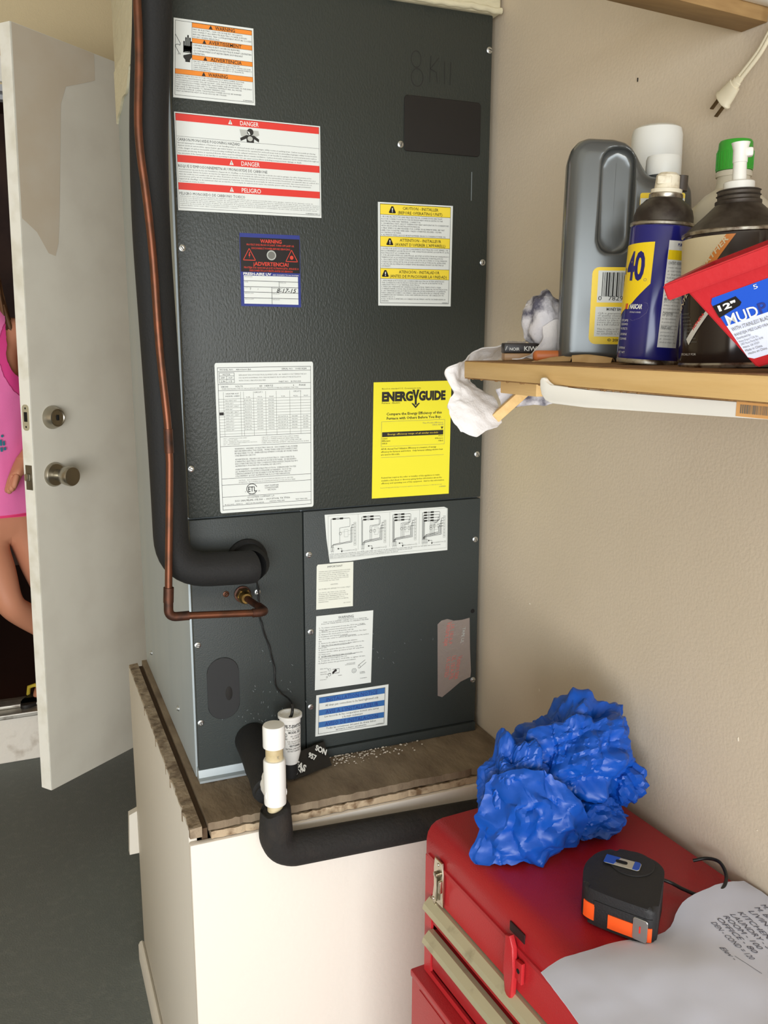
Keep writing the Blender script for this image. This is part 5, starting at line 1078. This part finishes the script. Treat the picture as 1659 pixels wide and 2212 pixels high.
def latch(y, m, open_):
    M4 = Matrix.Translation((-.002, -y, SEAM+.004)); r = None
    b = NB(); prism(b, [(-.010, .012), (.009, .012), (.0125, -.004), (.0125, -.024), (.012, -.034), (.0125, -.052), (-.006, -.052), (-.0085, -.062), (-.016, -.056), (-.0125, -.046), (-.0105, -.030), (-.0115, -.004)], 0, .0035, M4 @ Matrix(((0, 0, -1, 0), (-1, 0, 0, 0), (0, 1, 0, 0), (0, 0, 0, 1))), .0008, 1)
    r = obj('latch', b, m, tbx, 30)
    b = NB(); prism(b, [(-.003, -.010), (.0035, -.010), (.003, -.024), (.0008, -.048), (-.0035, -.030)], .0035, .0075, M4 @ Matrix(((0, 0, -1, 0), (-1, 0, 0, 0), (0, 1, 0, 0), (0, 0, 0, 1))), .0008, 2); obj('lever', b, m, r, 30)
    b = NB(); box(b, (-.0085, .0085, -.030), (-.0030, .0125, -.012), .0010, M=M4 @ Matrix.Translation((0, -.021, 0))); box(b, (-.009, -.004, -.011), (-.003, .004, -.005), .0008, M=M4); obj('hook', b, m, r, 30)
    for q in ((0, .006), (-.0115, -.0515)):
        b = NB(); lathe(b, [(.0024, 0), (.0019, .0011), (0, .0015)], 12, M4 @ Matrix.Translation((-.0035, -q[0], q[1])) @ Matrix.Rotation(-PI/2, 4, 'Y')); obj('rivet', b, m, r, 40)
NICK = mat('latch_nickel', (196, 188, 170), .28, 1, var=(60, (120, 108, 92), .55, .75))
latch(.044, NICK, 0)
# red hasp bracket near the middle of the lid
b = NB(); M4 = Matrix.Translation((-.0025, -.222, SEAM)) @ Matrix(((0, 0, -1, 0), (-1, 0, 0, 0), (0, 1, 0, 0), (0, 0, 0, 1)))
prism(b, [(-.013, .016), (-.004, .020), (.0030, .008), (.0055, -.020), (.0040, -.058), (-.0025, -.064), (-.010, -.058), (-.0135, -.030)], 0, .0075, M4, .0015, 2); hs = obj('hasp', b, REDF, tbx, 40)
b = NB(); prism(b, [(.006, -.006), (.018, -.004), (.0175, -.032), (.005, -.030)], -.001, .004, M4, .001, 2); e = obj('hasp_ear', b, REDF, hs, 40)
b = NB(); prism(b, [(.0115+.003*math.cos(a*.7854), -.017+.003*math.sin(a*.7854)) for a in range(8)], .0040, .0046, M4); obj('hasp_hole', b, DARKHOLE, e, 0)
b = NB(); box(b, (-.0012, -.236, SEAM+.018), (.0006, -.206, SEAM+.030), .0006); obj('hasp_slot', b, mat('slot_dark', (44, 14, 16), .7), hs)
tc2 = thing('roller_cabinet', 'larger red cabinet below the portable tool chest', 'tool box', (.2290, -.380, FZ), (0, 0, YAW))
HB = ZB-FZ-.0015
b = NB(); add(b, tb((0, 0, .05), (.295, .60, HB-.012), .002)); add(b, tb((-.002, -.002, HB-.012), (.297, .602, HB), .003)); obj('cabinet', b, REDF, tc2)
b = NB(); add(b, tb((-.0012, .024, .06), (.0004, .58, HB-.016), .0008)); dd = obj('cabinet_drawer', b, REDF, tc2)
for q in ((.02, .04), (.02, .52), (.25, .04), (.25, .52)):
    b = NB(); lathe(b, [(.024, -.008), (.025, 0), (.024, .008)], 24, Matrix.Translation((q[0]+.012, -q[1]-.02, .0255)) @ Matrix.Rotation(PI/2, 4, 'X')); box(b, (q[0], -q[1]-.03, .030), (q[0]+.024, -q[1]-.010, .0505), .001); obj('caster', b, DARKHOLE, tc2)

# ---------------------------------------------------------------- things on the lid
BT = ZT+.001
# crumpled blue film
fb_ = thing('blue_film', 'large crumpled bunch of bright blue masking film on the red tool chest', 'masking film', (.40, -.47, ZT))
b = NB()
crumple(b, (.034, .015, .098), (.088, .066, .068), 11, .27, 1.5, 6, .62, Matrix.Rotation(-.30, 4, 'Y'))
crumple(b, (-.064, .004, .070), (.046, .040, .066), 21, .30, 1.5, 6, .6, Matrix.Rotation(.25, 4, 'Y'))
crumple(b, (.040, -.028, .026), (.050, .040, .028), 31, .26, 1.7, 5, .6)
crumple(b, (.098, -.020, .056), (.030, .028, .030), 41, .28, 1.8, 4, .7)
crumple(b, (.090, .030, .128), (.030, .026, .026), 51, .28, 1.8, 4, .7)
for v in b.verts:
    v.co.x = min(v.co.x, .1435); v.co.z = max(v.co.z, .0012+.002*abs(noise.noise(v.co*40)))
md_ = obj('bunch', b, TAPEB, fb_, 22)
b = NB(); rows = [[(-.100, .000, .104), (-.076, -.030, .116), (-.040, -.040, .108), (-.022, -.050, .096)], [(-.116, -.008, .072), (-.086, -.050, .078), (-.046, -.062, .074), (-.004, -.066, .066)], [(-.128, -.014, .038), (-.092, -.060, .044), (-.046, -.070, .044), (.006, -.066, .038)], [(-.142, -.020, .014), (-.104, -.062, .016), (-.058, -.068, .022), (-.002, -.062, .016)], [(-.146, -.030, .004), (-.116, -.058, .004), (-.072, -.068, .004), (-.026, -.060, .004)]]
grid_cloth(b, rows, 14, .0125, 24, .0014, 3)
for v in b.verts: v.co.z = max(v.co.z, .001)
obj('loose_sheet', b, TAPEB, fb_, 22)

# tape measure lying on its side
tm = thing('tape_measure', 'black and orange tape measure lying on its side on the red lid', 'tape measure', (.385, -.650, ZT+.0030))
def wl(pts): return [(x-.385, y+.650) for x, y in pts]
ol = [(.3285, -.6360), (.322, -.650), (.326, -.664), (.338, -.684), (.3560, -.7100), (.3640, -.7170), (.3740, -.7140), (.398, -.690), (.420, -.668), (.4265, -.655), (.426, -.640), (.415, -.618), (.398, -.604), (.375, -.602), (.352, -.612), (.338, -.624)]
sm = [tuple(q)[:2] for q in spline([(x, y, 0) for x, y in wl(ol+ol[:1])], 4)[:-1]]
b = NB(); prism(b, sm, 0, .044, None, .006, 4); bd = obj('case', b, MEASB, tm, 40)
b = NB(); prism(b, [( .012+.026*math.cos(2*PI*k/28), .012+.026*math.sin(2*PI*k/28)) for k in range(28)], .0435, .0455, None, .0008, 1); obj('side_disc', b, MEASB, bd, 40)
def edge_band(i0, i1, z0, z1, off, m, name):
    bb = NB(); n = len(sm); seg = [sm[i % n] for i in range(i0, i1+1)]; P = []
    for k in range(len(seg)):
        a_, c_ = Vector(seg[max(k-1, 0)]), Vector(seg[min(k+1, len(seg)-1)]); t_ = (c_-a_).normalized(); nn = Vector((t_.y, -t_.x)); P.append((Vector(seg[k])-nn*off, Vector(seg[k])+nn*.001))
    V = [[bb.verts.new((q.x, q.y, z)) for q, z in ((o_, z0), (o_, z1), (i_, z1), (i_, z0))] for o_, i_ in P]
    for k in range(len(V)-1):
        for j in range(4): bb.faces.new((V[k][j], V[k][(j+1) % 4], V[k+1][(j+1) % 4], V[k+1][j]))
    bb.faces.new(V[0]); bb.faces.new(V[-1][::-1]); return obj(name, bb, m, tm, 40)
edge_band(11, 20, .004, .021, .0012, MEASO, 'orange_band'); edge_band(4, 8, .006, .026, .0010, MEASO, 'orange_band'); edge_band(8, 20, .024, .032, .0010, MEASB, 'rubber_bumper')
b = NB(); fr_ = Vector(wl([(.3600, -.7160)])[0]); fdir = Vector((.55, -.83)).normalized(); 
HKM = Matrix.Translation((-.0312, -.0600, 0)) @ Matrix.Rotation(math.radians(-60.6), 4, 'Z')
Mh = Matrix(((.80, -.6, 0, -.0125), (-.6*-1, .80, 0, -.0660), (0, 0, 1, 0), (0, 0, 0, 1)))
prism(b, rrect(-.0085, .004, .0085, .031, .003, 3), -.0011, .0011, HKM @ Matrix(((1, 0, 0, 0), (0, 0, -1, 0), (0, 1, 0, 0), (0, 0, 0, 1))), .0004, 1); hk = obj('hook', b, STEEL, tm, 40)
b = NB(); box(b, (-.0008, -.0017, .014), (.0008, -.0011, .022), M=HKM); obj('hook_slot', b, REDB, hk, 0)
Mc = Matrix.Translation((.0005, .0155, .0458)) @ Matrix.Rotation(math.radians(-50), 4, 'Z')
b = NB(); prism(b, rrect(-.021, -.0085, .021, .0085, .003, 3), 0, .0012, Mc, .0004, 1); ck = obj('belt_clip', b, mat('clip_steel', (206, 204, 190), .3, .8), tm, 40)
b = NB(); prism(b, [(-.0205, -.0083), (-.009, -.0083), (-.004, .0083), (-.0205, .0083)], .0012, .0016, Mc); prism(b, [(.013, -.0083), (.0185, -.0083), (.0205, -.005), (.0205, .005), (.0185, .0083), (.013, .0083)], .0012, .0016, Mc); obj('blue_print', b, MUDBLUE, ck, 0)
b = NB(); prism(b, rrect(-.008, -.0028, .006, .0028, .0027, 4), .0014, .0018, Mc); obj('clip_slot', b, DARKHOLE, ck, 0)
st_ = [(.426, -.640, .020), (.440, -.634, .012), (.455, -.640, .006), (.463, -.655, .004), (.474, -.672, .004), (.500, -.676, .006), (.522, -.662, .010), (.532, -.640, .014), (.528, -.622, .010), (.515, -.612, .004)]
b = NB(); sp_ = spline([Vector((x-.385, y+.650, z)) for x, y, z in st_], 6); tube(b, sp_, .0022, 10)
for v in b.verts: pass
obj('wrist_strap', b, WIRE, tm); b = NB(); tube(b, sp_[3:9], .0030, 12); obj('strap_crimp', b, STEEL, tm)

# sheet of paper with a handwritten list
def Zp(x, y, d): return (x, y, BT+d)
rows = [[Zp(.228, -.709, .003), Zp(.256, -.703, .006), Zp(.290, -.7005, .004), Zp(.340, -.697, .0008), Zp(.395, -.704, .0008), Zp(.440, -.6790, .010), Zp(.500, -.668, .010), Zp(.543, -.669, .006)],
        [Zp(.226, -.742, .004), Zp(.262, -.742, .008), Zp(.300, -.742, .010), Zp(.352, -.738, .010), Zp(.402, -.734, .006), Zp(.448, -.722, .008), Zp(.502, -.718, .008), Zp(.545, -.715, .008)],
        [Zp(.224, -.780, .003), Zp(.266, -.785, .005), Zp(.306, -.788, .007), Zp(.356, -.782, .012), Zp(.405, -.776, .010), Zp(.452, -.770, .005), Zp(.505, -.766, .006), Zp(.546, -.762, .010)],
        [Zp(.221, -.830, .002), Zp(.266, -.835, .004), Zp(.310, -.840, .005), Zp(.360, -.836, .006), Zp(.410, -.830, .005), Zp(.458, -.824, .004), Zp(.508, -.820, .005), Zp(.546, -.815, .006)],
        [Zp(.219, -.880, .001), Zp(.266, -.885, .002), Zp(.314, -.890, .002), Zp(.364, -.886, .002), Zp(.414, -.880, .002), Zp(.462, -.874, .002), Zp(.510, -.870, .002), Zp(.546, -.865, .003)]]
bmp = grid_cloth(NB(), rows, 5, .0014, 24, .0008, 8)
for v in bmp.verts: v.co.z = max(v.co.z, BT+.0004)
from mathutils.bvhtree import BVHTree
tree = BVHTree.FromBMesh(bmp)
pap = obj('handwritten_sheet', bmp, PAPER, smooth=50); tag(pap, 'wrinkled white sheet of paper with a handwritten list on the red lid', 'paper')
WDIR = Vector((-.02, -1, 0)); DDIR = Vector((-1, .02, 0)); O = Vector((.4460, -.7190, 0))
def onpaper(s, t):
    q = O + WDIR*s + DDIR*t; h = tree.ray_cast(Vector((q.x, q.y, 1)), Vector((0, 0, -1)))
    return Vector((q.x, q.y, (h[0].z if h[0] else BT+.004)+.0006))
p = Print(onpaper)
for s, t, wdx, L in ((-.004, -.076, 'M.', .008), (-.003, -.066, 'M. BATH - 110', .062), (-.001, -.055, 'LIVING - 220', .066), (-.004, -.042, 'KITCHEN - 120', .074), (-.004, -.031, 'LAUNDRY - 50', .064), (-.004, -.021, 'ROOM - 100', .056), (-.003, -.011, 'OFFICE - 80', .058), (0, .0, 'DEN - COND = 120', .062), (.036, .020, 'Elev -', .022)):
    p.text('g', wdx, s, s+L, t, .0068, 0, .3)
p.line('g', (.052, .013), (.082, .004), .0006)
p.done({'g': mat('pen_ink', (92, 92, 104), .7)}, pap)

# ---------------------------------------------------------------- woman in the doorway
pe = thing('person', 'woman in a pink tank top behind the open door, hand closed at her waist', 'person', (-.32, 1.93, HZ0))
PO = Vector((-.32, 1.93, HZ0))
def skin_mesh(name, verts, edges, radii, m, root=0, parent=None, sub=2):
    me = bpy.data.meshes.new(name); me.from_pydata([Vector(v)-PO for v in verts], edges, []); o = bpy.data.objects.new(name, me); COL.objects.link(o); o.parent = parent
    md = o.modifiers.new('s', 'SKIN'); md.use_smooth_shade = True
    for i, r in enumerate(radii): me.skin_vertices[0].data[i].radius = r if isinstance(r, tuple) else (r, r); me.skin_vertices[0].data[i].use_root = (i == root)
    sb = o.modifiers.new('b', 'SUBSURF'); sb.levels = sub; sb.render_levels = sub
    bpy.context.view_layer.update(); apply(o, 1); o.data.materials.clear(); o.data.materials.append(m)
    for q in o.data.polygons: q.use_smooth = True
    return o
V = []; Rr = []; Ee = []
def vt(p_, r, par=None):
    V.append(p_); Rr.append(r)
    if par is not None: Ee.append((par, len(V)-1))
    return len(V)-1
pel = vt((-.32, 1.935, .10), .115); wst = vt((-.322, 1.935, .28), .098, pel); chs = vt((-.325, 1.94, .50), .112, wst); upc = vt((-.328, 1.945, .68), .100, chs); nb = vt((-.335, 1.945, .785), .058, upc); nk = vt((-.342, 1.935, .84), .046, nb); hd = vt((-.350, 1.92, .89), .050, nk)
for sx, el, wr, hand_ in ((1, (-.108, 1.925, .46), (-.215, 1.818, .318), True), (-1, (-.570, 1.93, .46), (-.575, 1.87, .26), False)):
    sh = vt((-.328+.148*sx, 1.945, .745), .054, upc); ua = vt((-.328+.178*sx, 1.945, .66), .046, sh); e_ = vt(el, .037, ua)
    w_ = vt(wr, .025, e_); pd = (Vector(wr)-Vector(el)).normalized(); k = vt(tuple(Vector(wr)+pd*.045), (.034, .022), w_)
    K0 = Vector(wr)+pd*.050; up_ = Vector((-.25, -.2, -1)).normalized() if hand_ else Vector((0, -1, 0)); acr = pd.cross(up_).normalized()
    for j, (o_, ln) in enumerate(((-.030, .038), (-.010, .043), (.010, .040), (.028, .033))):
        a_ = K0 + acr*o_ + pd*.030 if not hand_ else K0 + Vector((-.3, 0, .3))*o_*.9 + acr*o_*.8 + pd*.026
        f1 = vt(tuple(a_), .0112, k); f2 = vt(tuple(a_+(pd*.35+up_*.94)*ln), .0104, f1); f3 = vt(tuple(a_+(pd*.35+up_*.94)*ln + (-pd*.6+up_*.5+Vector((0, .5, 0)))*ln*.6), .0092, f2)
    th = vt(tuple(Vector(wr)+pd*.022+up_*.022), .012, w_); th2 = vt(tuple(Vector(wr)+pd*.048+up_*.042+Vector((0, -.008, 0))), .0095, th); vt(tuple(Vector(wr)+pd*.066+up_*.058), .0085, th2)
for hip, kn, an, toe in (((-.236, 1.95, .06), (-.168, 1.930, -.20), (-.192, 1.975, -.515), (-.240, 1.895, -.568)), ((-.366, 1.93, .06), (-.302, 1.830, -.195), (-.120, 1.960, -.400), (-.060, 1.985, -.480))):
    h_ = vt(hip, .082, pel); t_ = vt(tuple((Vector(hip)*.55+Vector(kn)*.45)), .068, h_); k_ = vt(kn, .050, t_); c_ = vt(tuple(Vector(kn)*.66+Vector(an)*.34+Vector((0, .015, 0))), .050, k_); a_ = vt(an, .030, c_); vt(tuple(Vector(an)*.35+Vector(toe)*.65), (.036, .020), a_); vt(toe, (.036, .014), len(V)-1)
body = skin_mesh('body', V, Ee, Rr, SKIN, pel, pe)
# head with face, ears; shoulder length brown hair
hc = Vector((-.352, 1.905, .962))-PO
b = NB(); s_ = bmesh.ops.create_uvsphere(b, u_segments=32, v_segments=24, radius=1)
for v in b.verts:
    c_ = v.co.copy(); j = max(0, -c_.z); v.co = Vector((c_.x*.073*(1-.28*j), c_.y*.094*(1-.10*j), c_.z*.116)); 
    if c_.y < -.75: n_ = math.exp(-((c_.x/.16)**2+((c_.z+.12)/.22)**2)); v.co.y -= .020*n_
b.transform(Matrix.Translation(hc)); obj('head', b, SKIN, pe, 80)
for sx in (-1, 1):
    b = NB(); lathe(b, [(.011, -.004), (.016, 0), (.010, .006), (0, .008)], 14, Matrix.Translation(hc+Vector((.072*sx, .005, -.010))) @ Matrix.Rotation(sx*PI/2, 4, 'Y') @ Matrix.Diagonal((1.7, 1, 1, 1))); obj('ear', b, SKIN, pe)
for sx in (-1, 1):
    b = NB(); bmesh.ops.create_uvsphere(b, u_segments=12, v_segments=8, radius=.0105, matrix=Matrix.Translation(hc+Vector((.030*sx, -.0765, .004))) @ Matrix.Diagonal((1.1, 1, .72, 1))); e = obj('eye', b, PVC, pe); b = NB(); bmesh.ops.create_uvsphere(b, u_segments=10, v_segments=6, radius=.0058, matrix=Matrix.Translation(hc+Vector((.030*sx, -.0825, .004)))); obj('iris', b, DARKHOLE, e)
for sx in (-1, 1):
    b = NB(); tube(b, [hc+Vector((.016*sx, -.0870, .021)), hc+Vector((.030*sx, -.0850, .0255)), hc+Vector((.044*sx, -.0760, .021))], [.0025, .003, .0015], 8); obj('eyebrow', b, HAIR, pe)
b = NB(); box(b, (hc.x-.022, hc.y-.090, hc.z-.060), (hc.x+.022, hc.y-.078, hc.z-.050), .004); obj('mouth', b, mat('lips', (182, 96, 88), .5), pe)
b = NB(); crumple(b, hc+Vector((0, .016, .012)), (.090, .100, .122), 4, .05, 2.2, 4)
for v in list(b.verts):
    q = v.co-hc
    if q.y < -.050 and q.z < .062: b.verts.remove(v)
rs = random.Random(8)
for i in range(70):
    a = rs.uniform(-.25, PI+.25); x0 = hc + Vector((.080*math.cos(a), .012+.075*math.sin(a), rs.uniform(-.02, .05))); L = rs.uniform(.20, .30)
    tube(b, spline([x0, x0+Vector((.018*math.cos(a), .012*math.sin(a), -L*.4)), x0+Vector((.034*math.cos(a)+rs.uniform(-.02, .02), .015*math.sin(a)-.01, -L))], 4), [.010]*4+[.009]*4+[.003], 6)
tag(obj('hair', b, HAIR, pe, 60), kind=None)
# tank top: outer knit and darker layer under it
def top(name, m, grow, ax_, bz_, z0, z1):
    prof = [(.128, .164, .126), (.15, .160, .124), (.22, .146, .116), (.32, .140, .112), (.42, .148, .122), (.52, .160, .136), (.60, .162, .132), (.68, .158, .118), (.74, .140, .100), (.785, .105, .082), (.81, .085, .07)]
    b = NB(); rings = []; N = 200; pr_ = spline([(z, rx, ry) for z, rx, ry in prof], 14)
    for q in pr_:
        z, rx, ry = q
        rings.append([b.verts.new(Vector((-.326+(rx+grow)*math.cos(2*PI*k/N)+.004*noise.noise(Vector((k*.1, z*14, 0))), 1.94+(ry+grow)*math.sin(2*PI*k/N)+.005*noise.noise(Vector((k*.08, z*10, 3))), z))-PO) for k in range(N)])
    for i in range(len(rings)-1):
        for k in range(N): b.faces.new((rings[i][k], rings[i][(k+1) % N], rings[i+1][(k+1) % N], rings[i+1][k]))
    kill = []
    for f in b.faces:
        c_ = f.calc_center_median()+PO; dx = abs(c_.x+.326)-.186
        if (dx/ax_)**2+((c_.z-.665)/bz_)**2 < 1: kill.append(f)
        elif (dx > -.10 and c_.z > .70 and dx/ax_ > -1): kill.append(f)
        elif c_.z > .70 and abs(c_.x+.326) < .055 and c_.y < 1.95: kill.append(f)
        elif c_.z > z1 or c_.z < z0: kill.append(f)
    bmesh.ops.delete(b, geom=kill, context='FACES')
    for _ in range(10): bmesh.ops.smooth_vert(b, verts=[v for v in b.verts if v.is_boundary], factor=.5, use_axis_x=True, use_axis_y=True, use_axis_z=True)
    bmesh.ops.solidify(b, geom=b.faces[:], thickness=.002)
    return obj(name, b, m, pe, 60)
tk = top('tank_top', PINK, .006, .128, .164, .0, 1); top('under_top', HOTP, 0, .104, .102, .36, 1)
p = Print(lambda s, t: Vector((-.326+.1545*math.sin(s), 1.94-.1315*math.cos(s)-.0035, t))-PO)
p.disc('T', .30, .398, .030, .0045, 12)      # the blue print on the shirt shows only as a dot and blocky strokes at the picture's edge
for q in range(4): p.rect('T', .12+.06*q, .386-.005*(q % 2), .165+.06*q, .366); p.rect('T', .10+.07*q, .360, .15+.07*q, .346+.004*(q % 2))
p.done(SUB, tk)
b = NB(); lathe(b, [(.150, .118), (.156, .125), (.152, .16), (.140, .20)], 48, Matrix.Translation(Vector((-.322, 1.94, 0))-PO), 1, .80)
for sx in (-.06, .06): lathe(b, [(.088, .112), (.088, .14)], 30, Matrix.Translation(Vector((-.322+sx, 1.942, 0))-PO))
obj('shorts', b, SHORTP, pe)
b = NB(); A0 = Vector((-.208, 1.965, HZ0))-PO
Ms = Matrix.Translation(A0) @ Matrix.Rotation(math.radians(-33), 4, 'Z')
prism(b, [(.030*math.cos(2*PI*k/24)*(1.25 if math.sin(2*PI*k/24) < 0 else 1), -.045+.100*math.sin(2*PI*k/24)) for k in range(24)], .001, .020, Ms, .003, 2); sd_ = obj('sandal', b, SOLE, pe)
b = NB(); tube(b, [Ms @ Vector(q) for q in ((-.040, -.045, .018), (-.028, -.055, .052), (0, -.060, .064), (.028, -.055, .052), (.040, -.045, .018))], .007, 10); obj('sandal_strap', b, STRAPY, sd_)
b = NB(); tube(b, [Ms @ Vector(q) for q in ((-.034, .030, .018), (-.030, .010, .070), (0, -.010, .085), (.030, .010, .070), (.034, .030, .018))], .008, 10); obj('sandal_strap', b, SOLE, sd_)
